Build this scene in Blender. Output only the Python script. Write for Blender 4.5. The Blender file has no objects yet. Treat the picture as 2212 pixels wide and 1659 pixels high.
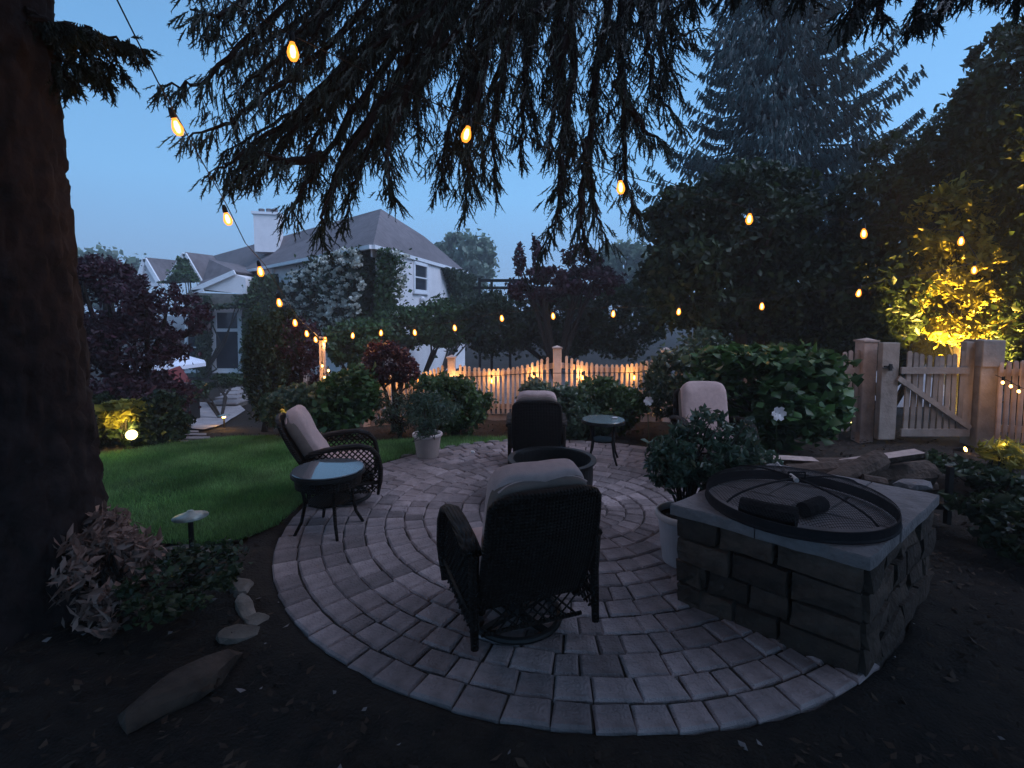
import bpy, bmesh, math, random
import numpy as np
from mathutils import Vector, Matrix
random.seed(7); rng = np.random.default_rng(11)
SC = bpy.context.scene; COL = SC.collection
R_ = math.radians

# ------------------------------------------------------------------ camera
F, Y0, CX, H, PITCH = 1080.0, 675.0, 1106.0, 1.8, 4.0      # measured on a 2212 x 1659 view of the place
CY = Y0 + F * math.tan(R_(PITCH))
cam = bpy.data.cameras.new('camera'); camo = bpy.data.objects.new('camera', cam); COL.objects.link(camo)
camo.location = (0, 0, H); camo.rotation_euler = (R_(90 - PITCH), 0, 0)
cam.sensor_width = 36; cam.lens = 36 * F / 2212; cam.shift_y = -(829.5 - CY) / 2212
cam.clip_start = 0.05; cam.clip_end = 600
SC.camera = camo

# ------------------------------------------------------------------ sky, sun, exposure
W = bpy.data.worlds.new('World'); SC.world = W; W.use_nodes = True
nt = W.node_tree; nt.nodes.clear()
out = nt.nodes.new('ShaderNodeOutputWorld'); bg = nt.nodes.new('ShaderNodeBackground')
sky = nt.nodes.new('ShaderNodeTexSky'); sky.sky_type = 'NISHITA'; sky.sun_disc = False
SUN_EL, SUN_ROT = R_(46), R_(113)
sky.sun_elevation = SUN_EL; sky.sun_rotation = SUN_ROT
tc = nt.nodes.new('ShaderNodeTexCoord'); sx = nt.nodes.new('ShaderNodeSeparateXYZ')
nt.links.new(tc.outputs['Generated'], sx.inputs[0])
ramp = nt.nodes.new('ShaderNodeValToRGB'); nt.links.new(sx.outputs['Z'], ramp.inputs[0])
ramp.color_ramp.elements[0].position = 0.0; ramp.color_ramp.elements[0].color = (1.45, 2.5, 4.5, 1)
ramp.color_ramp.elements[1].position = 0.9; ramp.color_ramp.elements[1].color = (1.25, 1.75, 3.1, 1)
e = ramp.color_ramp.elements.new(0.22); e.color = (1.50, 3.6, 6.4, 1)
e = ramp.color_ramp.elements.new(0.42); e.color = (1.2, 3.0, 5.6, 1)
ns = nt.nodes.new('ShaderNodeTexNoise'); ns.inputs['Scale'].default_value = 1.6; ns.inputs['Detail'].default_value = 3
nt.links.new(tc.outputs['Generated'], ns.inputs['Vector'])
gx_ = nt.nodes.new('ShaderNodeMapRange'); gx_.inputs[1].default_value = -1; gx_.inputs[2].default_value = 1; gx_.inputs[3].default_value = .90; gx_.inputs[4].default_value = 1.28
nt.links.new(sx.outputs['X'], gx_.inputs[0])
nm = nt.nodes.new('ShaderNodeMapRange'); nm.inputs[3].default_value = 0.88; nm.inputs[4].default_value = 1.14
nt.links.new(ns.outputs[0], nm.inputs[0])
mul = nt.nodes.new('ShaderNodeVectorMath'); mul.operation = 'SCALE'
nt.links.new(ramp.outputs[0], mul.inputs[0]); gm = nt.nodes.new('ShaderNodeMath'); gm.operation = 'MULTIPLY'; nt.links.new(nm.outputs[0], gm.inputs[0]); nt.links.new(gx_.outputs[0], gm.inputs[1]); nt.links.new(gm.outputs[0], mul.inputs['Scale'])
mix = nt.nodes.new('ShaderNodeMix'); mix.data_type = 'RGBA'; mix.inputs['Factor'].default_value = 0.88
nt.links.new(sky.outputs[0], mix.inputs['A']); nt.links.new(mul.outputs[0], mix.inputs['B'])
nt.links.new(mix.outputs['Result'], bg.inputs['Color']); bg.inputs['Strength'].default_value = 0.15
nt.links.new(bg.outputs[0], out.inputs[0])

sl = bpy.data.lights.new('sun', 'SUN'); so = bpy.data.objects.new('sun', sl); COL.objects.link(so)
sl.energy = 2.8; sl.angle = R_(40); sl.color = (0.60, 0.70, 1.0)
d = Vector((math.sin(SUN_ROT) * math.cos(SUN_EL), math.cos(SUN_ROT) * math.cos(SUN_EL), math.sin(SUN_EL)))
so.rotation_euler = d.to_track_quat('Z', 'Y').to_euler()
SC.view_settings.view_transform = 'Standard'; SC.view_settings.look = 'None'
SC.view_settings.exposure = 0.0; SC.view_settings.gamma = 1.0
SC.render.engine = 'CYCLES'
cy = SC.cycles; cy.use_denoising = True; cy.max_bounces = 5; cy.diffuse_bounces = 3; cy.glossy_bounces = 3
cy.transmission_bounces = 4; cy.transparent_max_bounces = 8; cy.volume_bounces = 0; cy.sample_clamp_indirect = 4
cy.use_light_tree = True

# ------------------------------------------------------------------ measuring helpers
cP, sP = math.cos(R_(PITCH)), math.sin(R_(PITCH))
def ray(px, py):
    u = (px - CX) / F; v = (py - CY) / F
    return Vector((u, cP - v * sP, -sP - v * cP))
def P(px, py, D):
    r = ray(px, py); return Vector((0, 0, H)) + r * (D / r.y)
def Z(px, py, z=0.0):
    r = ray(px, py); return Vector((0, 0, H)) + r * ((z - H) / r.z)
def onplane(px, py, p0, n):
    r = ray(px, py); o = Vector((0, 0, H)); return o + r * ((p0 - o).dot(n) / r.dot(n))
def ss(a, b, x):
    t = min(1, max(0, (x - a) / (b - a))); return t * t * (3 - 2 * t)
def gz(x, y):
    return -0.8 * ss(6.0, 12.5, y) * max(ss(0.5, -4.0, x), ss(14, 24, y))
def G(px, py):                      # a point of the terrain
    z = 0.0
    for _ in range(12):
        p = Z(px, py, z); z = 0.6 * gz(p.x, p.y) + 0.4 * z
    return Vector((p.x, p.y, gz(p.x, p.y)))

# ------------------------------------------------------------------ object helpers
def tag(o, label=None, cat=None, group=None, kind=None):
    if label: o['label'] = label
    if cat: o['category'] = cat
    if group: o['group'] = group
    if kind: o['kind'] = kind
    return o
def thing(name, label, cat, loc=(0, 0, 0), rz=0, group=None):
    o = bpy.data.objects.new(name, None); COL.objects.link(o); o.location = loc; o.rotation_euler = (0, 0, rz)
    o.empty_display_size = 0.1
    return tag(o, label, cat, group)
def offset(o):
    v = Vector((0, 0, 0))
    while o is not None: v += o.location; o = o.parent
    return v
def np_mesh(name, V, Fa):
    V = np.asarray(V, np.float32); Fa = np.asarray(Fa, np.int32); k = Fa.shape[1]
    me = bpy.data.meshes.new(name); me.vertices.add(len(V)); me.vertices.foreach_set('co', V.ravel())
    me.loops.add(Fa.size); me.loops.foreach_set('vertex_index', Fa.ravel())
    me.polygons.add(len(Fa)); me.polygons.foreach_set('loop_start', np.arange(0, Fa.size, k, dtype=np.int32))
    me.update(calc_edges=True); return me
def link(name, me, m, parent=None, smooth=False):
    o = bpy.data.objects.new(name, me); COL.objects.link(o)
    if m: me.materials.append(m)
    if smooth: me.polygons.foreach_set('use_smooth', [True] * len(me.polygons))
    if parent: o.parent = parent
    return o
def np_obj(name, V, Fa, m, parent=None, world=True, smooth=False):
    V = np.asarray(V, np.float32)
    if parent and world: V = V - np.array(offset(parent), np.float32)
    return link(name, np_mesh(name, V, Fa), m, parent, smooth)

class MB:
    def __init__(s): s.v = []; s.f = []
    def add(s, vs, fs):
        b = len(s.v); s.v += [tuple(v) for v in vs]; s.f += [tuple(b + i for i in f) for f in fs]; return s
    def box(s, c, d, M=None):
        x, y, z = d[0] / 2, d[1] / 2, d[2] / 2; M = M or Matrix.Identity(3); c = Vector(c)
        vs = [c + M @ Vector((i * x, j * y, k * z)) for k in (-1, 1) for j in (-1, 1) for i in (-1, 1)]
        return s.add(vs, [(0, 2, 3, 1), (4, 5, 7, 6), (0, 1, 5, 4), (2, 6, 7, 3), (0, 4, 6, 2), (1, 3, 7, 5)])
    def bar(s, a, b, w, h, up=(0, 0, 1)):
        a, b = Vector(a), Vector(b); t = (b - a); L = t.length; t.normalize(); u = Vector(up)
        r = t.cross(u).normalized(); u = r.cross(t)
        M = Matrix((t, r, u)).transposed(); return s.box((a + b) / 2, (L, w, h), M)
    def tube(s, pts, rad, n=6, cap=True, flat=None):
        pts = [Vector(p) for p in pts]; m = len(pts)
        if not hasattr(rad, '__len__'): rad = [rad] * m
        prev = None; rings = []
        for i, p in enumerate(pts):
            t = (pts[min(i + 1, m - 1)] - pts[max(i - 1, 0)]).normalized()
            a = prev if prev is not None else (Vector((1, 0, 0)) if abs(t.x) < 0.9 else Vector((0, 1, 0)))
            a = (a - t * a.dot(t)).normalized(); b = t.cross(a); prev = a
            fa, fb = (flat or (1, 1))
            rings.append([p + a * (rad[i] * fa * math.cos(2 * math.pi * k / n)) + b * (rad[i] * fb * math.sin(2 * math.pi * k / n)) for k in range(n)])
        vs = [v for r in rings for v in r]
        fs = [(i * n + k, i * n + (k + 1) % n, (i + 1) * n + (k + 1) % n, (i + 1) * n + k) for i in range(m - 1) for k in range(n)]
        if cap: fs += [tuple(range(n))[::-1], tuple((m - 1) * n + k for k in range(n))]
        return s.add(vs, fs)
    def lathe(s, prof, n=24, c=(0, 0, 0)):
        c = Vector(c); m = len(prof)
        vs = [c + Vector((r * math.cos(2 * math.pi * k / n), r * math.sin(2 * math.pi * k / n), z)) for r, z in prof for k in range(n)]
        fs = [(i * n + k, i * n + (k + 1) % n, (i + 1) * n + (k + 1) % n, (i + 1) * n + k) for i in range(m - 1) for k in range(n)]
        return s.add(vs, fs)
    def sq(s, c, d, M=None, e1=0.35, e2=0.35, nu=20, nv=12):       # superquadric pillow
        c = Vector(c); M = M or Matrix.Identity(3)
        def pw(a, e): return math.copysign(abs(a) ** e, a)
        vs = []
        for j in range(nv + 1):
            ph = -math.pi / 2 + math.pi * j / nv
            for i in range(nu):
                th = 2 * math.pi * i / nu
                vs.append(c + M @ Vector((d[0] * pw(math.cos(ph), e1) * pw(math.cos(th), e2), d[1] * pw(math.cos(ph), e1) * pw(math.sin(th), e2), d[2] * pw(math.sin(ph), e1))))
        return s.add(vs, [(j * nu + i, j * nu + (i + 1) % nu, (j + 1) * nu + (i + 1) % nu, (j + 1) * nu + i) for j in range(nv) for i in range(nu)])
    def mesh(s, name):
        me = bpy.data.meshes.new(name); me.from_pydata(s.v, [], s.f); me.update(); return me
    def obj(s, name, m, parent=None, world=True, smooth=False, bevel=0):
        if parent and world:
            o = offset(parent); s.v = [(a - o.x, b - o.y, c - o.z) for a, b, c in s.v]
        me = s.mesh(name)
        if bevel:
            bm = bmesh.new(); bm.from_mesh(me); bmesh.ops.bevel(bm, geom=bm.edges[:], offset=bevel, segments=1, affect='EDGES'); bm.to_mesh(me); bm.free()
        return link(name, me, m, parent, smooth)
def rotz(a): return Matrix.Rotation(a, 3, 'Z')

# ------------------------------------------------------------------ materials
def mat(name, c, rough=0.7, var=0.25, scale=8, bump=0.0, bscale=40, spec=0.3, c2=None, isl=0.0, emit=None, trans=0.0, metal=0, detail=4, blotch=None, distort=0):
    m = bpy.data.materials.new(name); m.use_nodes = True; t = m.node_tree; n = t.nodes; L = t.links
    b = n['Principled BSDF']; b.inputs['Roughness'].default_value = rough; b.inputs['Metallic'].default_value = metal
    b.inputs['Specular IOR Level'].default_value = spec
    co = n.new('ShaderNodeTexCoord')
    no = n.new('ShaderNodeTexNoise'); no.inputs['Scale'].default_value = scale; no.inputs['Detail'].default_value = detail
    L.new(co.outputs['Object'], no.inputs['Vector'])
    r = n.new('ShaderNodeValToRGB'); L.new(no.outputs[0], r.inputs[0])
    a = c; z = c2 or tuple(min(1, x * (1 + var)) for x in c); a = tuple(x * (1 - var) for x in c) if not c2 else c
    r.color_ramp.elements[0].position = 0.3; r.color_ramp.elements[1].position = 0.7
    r.color_ramp.elements[0].color = (*a, 1); r.color_ramp.elements[1].color = (*z, 1)
    col = r.outputs[0]
    if blotch:
        n2 = n.new('ShaderNodeTexNoise'); n2.inputs['Scale'].default_value = blotch[0]; n2.inputs['Detail'].default_value = 3
        L.new(co.outputs['Object'], n2.inputs['Vector'])
        mr = n.new('ShaderNodeMapRange'); mr.inputs[1].default_value = 0.35; mr.inputs[2].default_value = 0.65; mr.inputs[3].default_value = blotch[1]; mr.inputs[4].default_value = blotch[2]
        L.new(n2.outputs[0], mr.inputs[0])
        vm = n.new('ShaderNodeVectorMath'); vm.operation = 'SCALE'; L.new(col, vm.inputs[0]); L.new(mr.outputs[0], vm.inputs['Scale']); col = vm.outputs[0]
    if isl:
        g = n.new('ShaderNodeNewGeometry'); oi = n.new('ShaderNodeObjectInfo')
        ad = n.new('ShaderNodeMath'); ad.operation = 'ADD'; L.new(g.outputs['Random Per Island'], ad.inputs[0]); L.new(oi.outputs['Random'], ad.inputs[1])
        fr = n.new('ShaderNodeMath'); fr.operation = 'FRACT'; L.new(ad.outputs[0], fr.inputs[0])
        mr = n.new('ShaderNodeMapRange'); mr.inputs[3].default_value = 1 - isl; mr.inputs[4].default_value = 1 + isl; L.new(fr.outputs[0], mr.inputs[0])
        vm = n.new('ShaderNodeVectorMath'); vm.operation = 'SCALE'; L.new(col, vm.inputs[0]); L.new(mr.outputs[0], vm.inputs['Scale']); col = vm.outputs[0]
    L.new(col, b.inputs['Base Color'])
    if bump:
        nb = n.new('ShaderNodeTexNoise'); nb.inputs['Scale'].default_value = bscale; nb.inputs['Detail'].default_value = 5
        L.new(co.outputs['Object'], nb.inputs['Vector'])
        bp = n.new('ShaderNodeBump'); bp.inputs['Strength'].default_value = bump; bp.inputs['Distance'].default_value = 0.02
        L.new(nb.outputs[0], bp.inputs['Height']); L.new(bp.outputs[0], b.inputs['Normal'])
    if trans:
        tr = n.new('ShaderNodeBsdfTranslucent'); L.new(col, tr.inputs[0]); mx = n.new('ShaderNodeMixShader'); mx.inputs[0].default_value = trans
        L.new(b.outputs[0], mx.inputs[1]); L.new(tr.outputs[0], mx.inputs[2]); L.new(mx.outputs[0], n['Material Output'].inputs[0])
    if emit:
        b.inputs['Emission Color'].default_value = (*emit[0], 1); b.inputs['Emission Strength'].default_value = emit[1]
    return m
def leafm(name, c, isl=0.45, trans=0.3, rough=0.5, spec=0.4, sc=1.2):
    return mat(name, c, rough, 0.35, sc, isl=isl, trans=trans, spec=spec)
def wicker(name):
    m = mat(name, (0.016, 0.012, 0.010), 0.6, 0.3, 30, spec=0.15); t = m.node_tree; n = t.nodes; L = t.links
    co = n.new('ShaderNodeTexCoord'); hs = []
    for ax in ('Z', 'X'):
        w = n.new('ShaderNodeTexWave'); w.bands_direction = ax; w.inputs['Scale'].default_value = 16; L.new(co.outputs['Object'], w.inputs[0]); hs.append(w)
    ml = n.new('ShaderNodeMath'); ml.operation = 'MULTIPLY'; L.new(hs[0].outputs[1], ml.inputs[0]); L.new(hs[1].outputs[1], ml.inputs[1])
    bp = n.new('ShaderNodeBump'); bp.inputs['Strength'].default_value = 0.9; bp.inputs['Distance'].default_value = 0.012
    L.new(ml.outputs[0], bp.inputs['Height']); L.new(bp.outputs[0], n['Principled BSDF'].inputs['Normal']); return m
M = {}
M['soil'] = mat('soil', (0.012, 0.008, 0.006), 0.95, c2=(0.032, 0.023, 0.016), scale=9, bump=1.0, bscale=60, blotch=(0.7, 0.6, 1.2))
M['mulch'] = mat('mulch', (0.04, 0.026, 0.018), 0.95, 0.5, 5, isl=0.6)
M['turf'] = mat('turf', (0.018, 0.06, 0.016), 0.95, 0.4, 3, bump=0.6, bscale=90)
M['grass'] = mat('grass', (0.09, 0.24, 0.055), .6, c2=(0.22, 0.38, 0.14), scale=1.6, isl=.5, trans=.3, blotch=(1.1, .6, 1.35))
M['gravel'] = mat('gravel', (0.30, 0.26, 0.26), 0.9, 0.35, 30, bump=0.5, bscale=80, blotch=(0.5, 0.8, 1.1))
M['paver'] = mat('paver', (0.30, 0.245, 0.245), 0.8, 0.22, 14, bump=0.8, bscale=60, isl=0.36, blotch=(1.2, 0.7, 1.15), spec=0.35)
M['sand'] = mat('joint_sand', (0.05, 0.045, 0.04), 0.95, 0.4, 30, bump=0.4)
M['flag'] = mat('flagstone', (0.30, 0.27, 0.27), 0.85, 0.2, 5, bump=0.4, isl=0.15)
M['rock'] = mat('rock', (0.17, 0.15, 0.13), 0.9, 0.4, 6, bump=1.0, bscale=18, isl=0.3)
M['fieldstone'] = mat('fieldstone', (0.06, 0.042, 0.032), 0.9, 0.4, 9, bump=1.0, bscale=28, isl=0.4)
M['cap'] = mat('cap_stone', (0.20, 0.18, 0.18), 0.85, 0.2, 10, bump=0.7, bscale=40, isl=0.12)
M['bark'] = mat('bark', (0.017, 0.012, 0.012), 0.95, 0.5, 7, bump=1.0, bscale=14)
M['twig'] = mat('twig', (0.03, 0.024, 0.02), 0.9, 0.4, 20)
M['needle'] = leafm('needle', (0.016, 0.030, 0.020), 0.5, 0.1)
M['needle_blue'] = leafm('needle_blue', (0.030, 0.070, 0.070), 0.5, 0.1)
M['leaf_dark'] = leafm('leaf_dark', (0.025, 0.045, 0.018))
M['leaf_mid'] = leafm('leaf_mid', (0.045, 0.09, 0.03))
M['leaf_green'] = leafm('leaf_green', (0.035, 0.09, 0.025))
M['leaf_grey'] = leafm('leaf_grey', (0.06, 0.10, 0.065), rough=0.35)
M['leaf_purple'] = leafm('leaf_purple', (0.045, 0.016, 0.026))
M['leaf_hazed'] = leafm('leaf_hazed', (0.14, 0.19, 0.13), 0.3)  # part of the haze is put into this pale leaf colour
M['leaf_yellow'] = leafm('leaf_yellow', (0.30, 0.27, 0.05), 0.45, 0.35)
M['leaf_tan'] = leafm('leaf_tan', (0.26, 0.17, 0.14), 0.4, 0.2)
M['flower'] = leafm('white_petal', (0.75, 0.78, 0.68), 0.15, 0.2)
M['rose'] = leafm('rose_petal', (0.8, 0.75, 0.78), 0.05, 0.2)
M['wicker'] = wicker('wicker')
M['cushion'] = mat('cushion_fabric', (0.50, 0.37, 0.35), 0.95, 0.08, 25, bump=0.3, bscale=200, spec=0.1)
M['cushion_dark'] = mat('cushion_rear', (0.16, 0.13, 0.115), 0.95, 0.15, 12, bump=0.3, bscale=160, spec=0.1)
M['steel'] = mat('dark_steel', (0.02, 0.02, 0.02), 0.5, 0.3, 10, metal=0.6, bump=0.2)
M['wire'] = mat('wire', (0.02, 0.018, 0.02), 0.7, 0.2, 10, spec=.1)
M['iron'] = mat('rod_iron', (0.50, 0.44, 0.42), 0.6, 0.2, 20)
M['glass_top'] = mat('table_glass', (0.10, 0.11, 0.12), 0.07, 0.1, 5, spec=1.0)
M['glass_hammered'] = mat('hammered_glass', (0.10, 0.12, 0.11), 0.18, 0.1, 5, spec=0.9, bump=0.15, bscale=60)
M['pot'] = mat('planter_plastic', (0.33, 0.27, 0.25), 0.7, 0.12, 6, bump=0.1)
M['pot_rim'] = mat('planter_rim', (0.55, 0.48, 0.46), 0.7, 0.1, 6)
M['pot_white'] = mat('white_planter', (0.42, 0.40, 0.42), 0.6, 0.1, 6)
M['picket'] = mat('picket_wood', (0.46, 0.36, 0.32), 0.85, 0.25, 6, bump=0.3, bscale=30, isl=0.22)
M['gatewood'] = mat('gate_wood', (0.26, 0.225, 0.20), 0.85, 0.25, 6, bump=0.3, bscale=30, isl=0.18)
M['stucco'] = mat('stucco', (0.80, 0.76, 0.76), 0.9, 0.05, 3, bump=0.3, bscale=15, blotch=(0.5, 0.92, 1.03))
M['trim'] = mat('white_trim', (0.80, 0.80, 0.82), 0.6, 0.04, 4)
M['roof'] = mat('asphalt_shingle', (0.17, 0.145, 0.15), 0.9, 0.18, 4, bump=0.5, bscale=12, blotch=(0.4, 0.88, 1.1))
M['pane'] = mat('window_glass', (0.03, 0.035, 0.05), 0.08, 0.1, 2, spec=0.8)
M['umbrella'] = mat('umbrella_cloth', (0.72, 0.74, 0.82), 0.9, 0.05, 3)
M['red'] = mat('red_cloth', (0.16, 0.035, 0.035), 0.9, 0.2, 5)
M['black'] = mat('black_paint', (0.012, 0.012, 0.012), 0.5, 0.2, 10)
M['wood'] = mat('firewood', (0.085, 0.058, 0.045), 0.9, 0.4, 14, bump=0.8, bscale=30)
M['charred'] = mat('charred_wood', (0.012, 0.010, 0.010), 0.9, 0.4, 14, bump=0.8, bscale=30)
M['splitwood'] = mat('split_wood', (0.44, 0.34, 0.31), 0.9, 0.2, 16, bump=0.5, bscale=40)
M['bulb'] = mat('bulb_glow', (1, 0.7, 0.4), 0.4, 0.0, 1, emit=((1.0, 0.60, 0.20), 7))
def shell(name, c, e, tr):
    m = bpy.data.materials.new(name); m.use_nodes = True; t = m.node_tree; t.nodes.clear(); o = t.nodes.new('ShaderNodeOutputMaterial'); x = t.nodes.new('ShaderNodeMixShader')
    a = t.nodes.new('ShaderNodeBsdfTransparent'); b = t.nodes.new('ShaderNodeEmission'); b.inputs[0].default_value = (*c, 1); b.inputs[1].default_value = e; a.inputs[0].default_value = (1, .8, .5, 1); x.inputs[0].default_value = 1 - tr
    t.links.new(a.outputs[0], x.inputs[1]); t.links.new(b.outputs[0], x.inputs[2]); t.links.new(x.outputs[0], o.inputs[0]); return m
M['bulb'] = shell('amber_glass', (1, .31, .035), 3.0, .5)
M['filament'] = mat('filament', (1, .7, .4), .4, 0, 1, emit=((1.0, .62, .22), 22))
M['bulb_small'] = mat('small_bulb_glow', (1, 0.7, 0.4), 0.4, 0.0, 1, emit=((1.0, 0.52, 0.14), 8))
M['lamp'] = mat('lamp_glow', (1, 0.9, 0.6), 0.4, 0.0, 1, emit=((1.0, 0.80, 0.25), 5))
M['lamp_orange'] = mat('path_lamp_glow', (1, 0.7, 0.3), 0.4, 0.0, 1, emit=((1.0, 0.48, 0.10), 25))
M['copper'] = mat('aged_copper', (0.30, 0.36, 0.34), 0.45, 0.25, 20, metal=0.3)

# ------------------------------------------------------------------ foliage helpers
def rand_dirs(n):
    v = rng.normal(size=(n, 3)); return v / np.linalg.norm(v, axis=1)[:, None]
def leaf_arrays(p, L, Wd, flat=0.0, droop=0.0):
    """folded rhombic leaves at points p"""
    n = len(p); t = rand_dirs(n); t[:, 2] = t[:, 2] * (1 - flat) - droop; t /= np.linalg.norm(t, axis=1)[:, None]
    q = rand_dirs(n); q[:, 2] += flat * 2; b = np.cross(t, q); b /= np.linalg.norm(b, axis=1)[:, None] + 1e-9; nn = np.cross(b, t)
    s = rng.uniform(0.45, 1.5, (n, 1)); l = L * s; w = Wd * s
    V = np.stack([p - t * l * .5, p + b * w * .5 - nn * w * .22 + t * l * 0.05, p + t * l * .5, p - b * w * .5 - nn * w * .22 + t * l * 0.05], 1).reshape(-1, 3)
    i = np.arange(n)[:, None] * 4
    Fa = np.concatenate([i + [[0, 1, 2]], i + [[0, 2, 3]]], 0)
    return V, Fa
def join(parts):
    Vs, Fs, b = [], [], 0
    for V, Fa in parts: Vs.append(V); Fs.append(Fa + b); b += len(V)
    return np.concatenate(Vs), np.concatenate(Fs)
def blob_pts(c, r, n, clusters=60, spread=0.22, shell=0.55):
    c = np.array(c, float); r = np.array(r, float)
    cd = rand_dirs(clusters) * (rng.uniform(shell, 1.0, (clusters, 1)) ** 0.6)
    k = rng.integers(0, clusters, n); sp = spread * rng.uniform(0.5, 1.3, clusters)
    p = cd[k] + rng.normal(size=(n, 3)) * sp[k][:, None] * 0.6
    return c + p * r
def bl(px, py, rx, ry, D, rd=None, n=2500, **k):
    """an ellipsoid of leaves measured in the view, at distance D"""
    c = P(px, py, D); s = D / F
    return (c, (rx * s, rd if rd else max(rx, ry) * s * 0.8, ry * s), n, k)
def plant(name, label, cat, base, blobs, L, Wd, m, trunk=0.05, group=None, flat=0.0, droop=0.0, zmin=None, stems=6, bark='twig', extra=None):
    base = Vector(base); t = thing(name, label, cat, base, 0, group)
    parts = []; mb = MB()
    for (c, r, n, k) in blobs:
        p = blob_pts(c, r, n, **k)
        lo = base.z + 0.02 if zmin is None else zmin
        p = p[p[:, 2] > lo]
        parts.append(leaf_arrays(p, L, Wd, flat, droop))
        for q in range(stems):
            j = p[rng.integers(0, len(p))]; e = Vector(j)
            h = base.lerp(Vector((c[0], c[1], c[2])), 0.55) + Vector(rng.normal(size=3) * 0.04)
            mb.tube([base + Vector((rng.normal() * trunk * .3, rng.normal() * trunk * .3, -0.02)), h, e.lerp(h, 0.4) + Vector(rng.normal(size=3) * 0.05), e], [trunk, trunk * .6, trunk * .35, trunk * .12], 5, cap=False)
    V, Fa = join(parts)
    f = np_obj('foliage', V, Fa, m if not isinstance(m, str) else M[m], t); f['kind'] = 'stuff'
    mb.obj('trunk' if trunk > 0.04 else 'stem', M[bark], t)
    return t

# ================================================================== THE SETTING
def axis(segs):
    a = []
    for s, e, n in segs: a += list(np.linspace(s, e, n, endpoint=False))
    return np.array(a + [segs[-1][1]])
xs = axis([(-300, -30, 10), (-30, -8, 22), (-8, 8, 110), (8, 30, 22), (30, 300, 10)])
ys = axis([(-60, -3, 14), (-3, 9, 90), (9, 26, 50), (26, 400, 14)])
X, Y = np.meshgrid(xs, ys); Zg = np.vectorize(gz)(X, Y)
PC = Vector((0.52, 4.42, 0)); PR = 2.43
rough = 0.02 * np.sin(X * 3.1 + 1.3 * np.sin(Y * 2.3)) * np.sin(Y * 2.7 + X) + rng.normal(size=X.shape) * 0.006
near = (np.abs(X) < 8) & (Y < 9) & (Y > -3) & (np.hypot(X - PC.x, Y - PC.y) > PR + 0.12)
Zg = Zg + np.where(near, rough, 0) - 0.02
nx = len(xs); idx = np.arange(X.size).reshape(X.shape)
Fg = np.stack([idx[:-1, :-1], idx[:-1, 1:], idx[1:, 1:], idx[1:, :-1]], -1).reshape(-1, 4)
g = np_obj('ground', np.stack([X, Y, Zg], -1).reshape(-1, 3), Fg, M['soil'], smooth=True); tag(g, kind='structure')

def sheet(name, poly, m, dz, n=1, kind='structure'):
    """a flat area that follows the terrain; poly in world xy"""
    bm = bmesh.new(); vs = [bm.verts.new((x, y, 0)) for x, y in poly]; bm.faces.new(vs)
    bmesh.ops.triangulate(bm, faces=bm.faces[:])
    for _ in range(n): bmesh.ops.subdivide_edges(bm, edges=bm.edges[:], cuts=1, use_grid_fill=True)
    for v in bm.verts: v.co.z = gz(v.co.x, v.co.y) + dz
    bmesh.ops.recalc_face_normals(bm, faces=bm.faces[:])
    me = bpy.data.meshes.new(name); bm.to_mesh(me); bm.free()
    o = link(name, me, m); tag(o, kind=kind); return o
def inpoly(x, y, poly):
    c = np.zeros(len(x), bool); j = len(poly) - 1
    for i in range(len(poly)):
        xi, yi = poly[i]; xj, yj = poly[j]
        c ^= ((yi > y) != (yj > y)) & (x < (xj - xi) * (y - yi) / (yj - yi + 1e-12) + xi); j = i
    return c
lawn_px = [(60, 1030), (190, 990), (290, 978), (390, 962), (500, 950), (590, 948), (640, 965), (800, 960), (980, 948), (1100, 950), (1100, 972), (960, 985), (815, 1015),
           (660, 1085), (600, 1140), (520, 1170), (430, 1185), (330, 1175), (230, 1120), (60, 1100)]
lawn = [tuple(G(*p)[:2]) for p in lawn_px]
sheet('lawn', lawn, M['turf'], 0.018, 4)
# grass blades on the lawn
lx = np.array([p[0] for p in lawn]); ly = np.array([p[1] for p in lawn])
n = 420000; gx = rng.uniform(lx.min(), lx.max(), n); gy = rng.uniform(ly.min(), ly.max(), n)
k = inpoly(gx, gy, lawn) & (np.hypot(gx - PC.x, gy - PC.y) > PR + 0.03)
thin = (np.sin(gx * 1.9 + 2) * np.sin(gy * 1.7 + gx) + rng.normal(size=n) * .6) > -0.75
k &= thin; gx, gy = gx[k], gy[k]; n = len(gx)
gzv = np.array([gz(a, b) for a, b in zip(gx, gy)]) + 0.012
a = rng.uniform(0, 2 * np.pi, n); h = rng.uniform(0.02, 0.075, n); w = 0.0035
bx, by = np.cos(a) * w, np.sin(a) * w; lean = rng.normal(size=(n, 2)) * 0.024
V = np.stack([np.stack([gx - bx, gy - by, gzv], 1), np.stack([gx + bx, gy + by, gzv], 1), np.stack([gx + lean[:, 0], gy + lean[:, 1], gzv + h], 1)], 1).reshape(-1, 3)
gr = np_obj('grass', V, np.arange(3 * n).reshape(-1, 3), M['grass']); tag(gr, 'short mown grass of the lawn left of the round patio', 'grass', kind='stuff')
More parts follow.
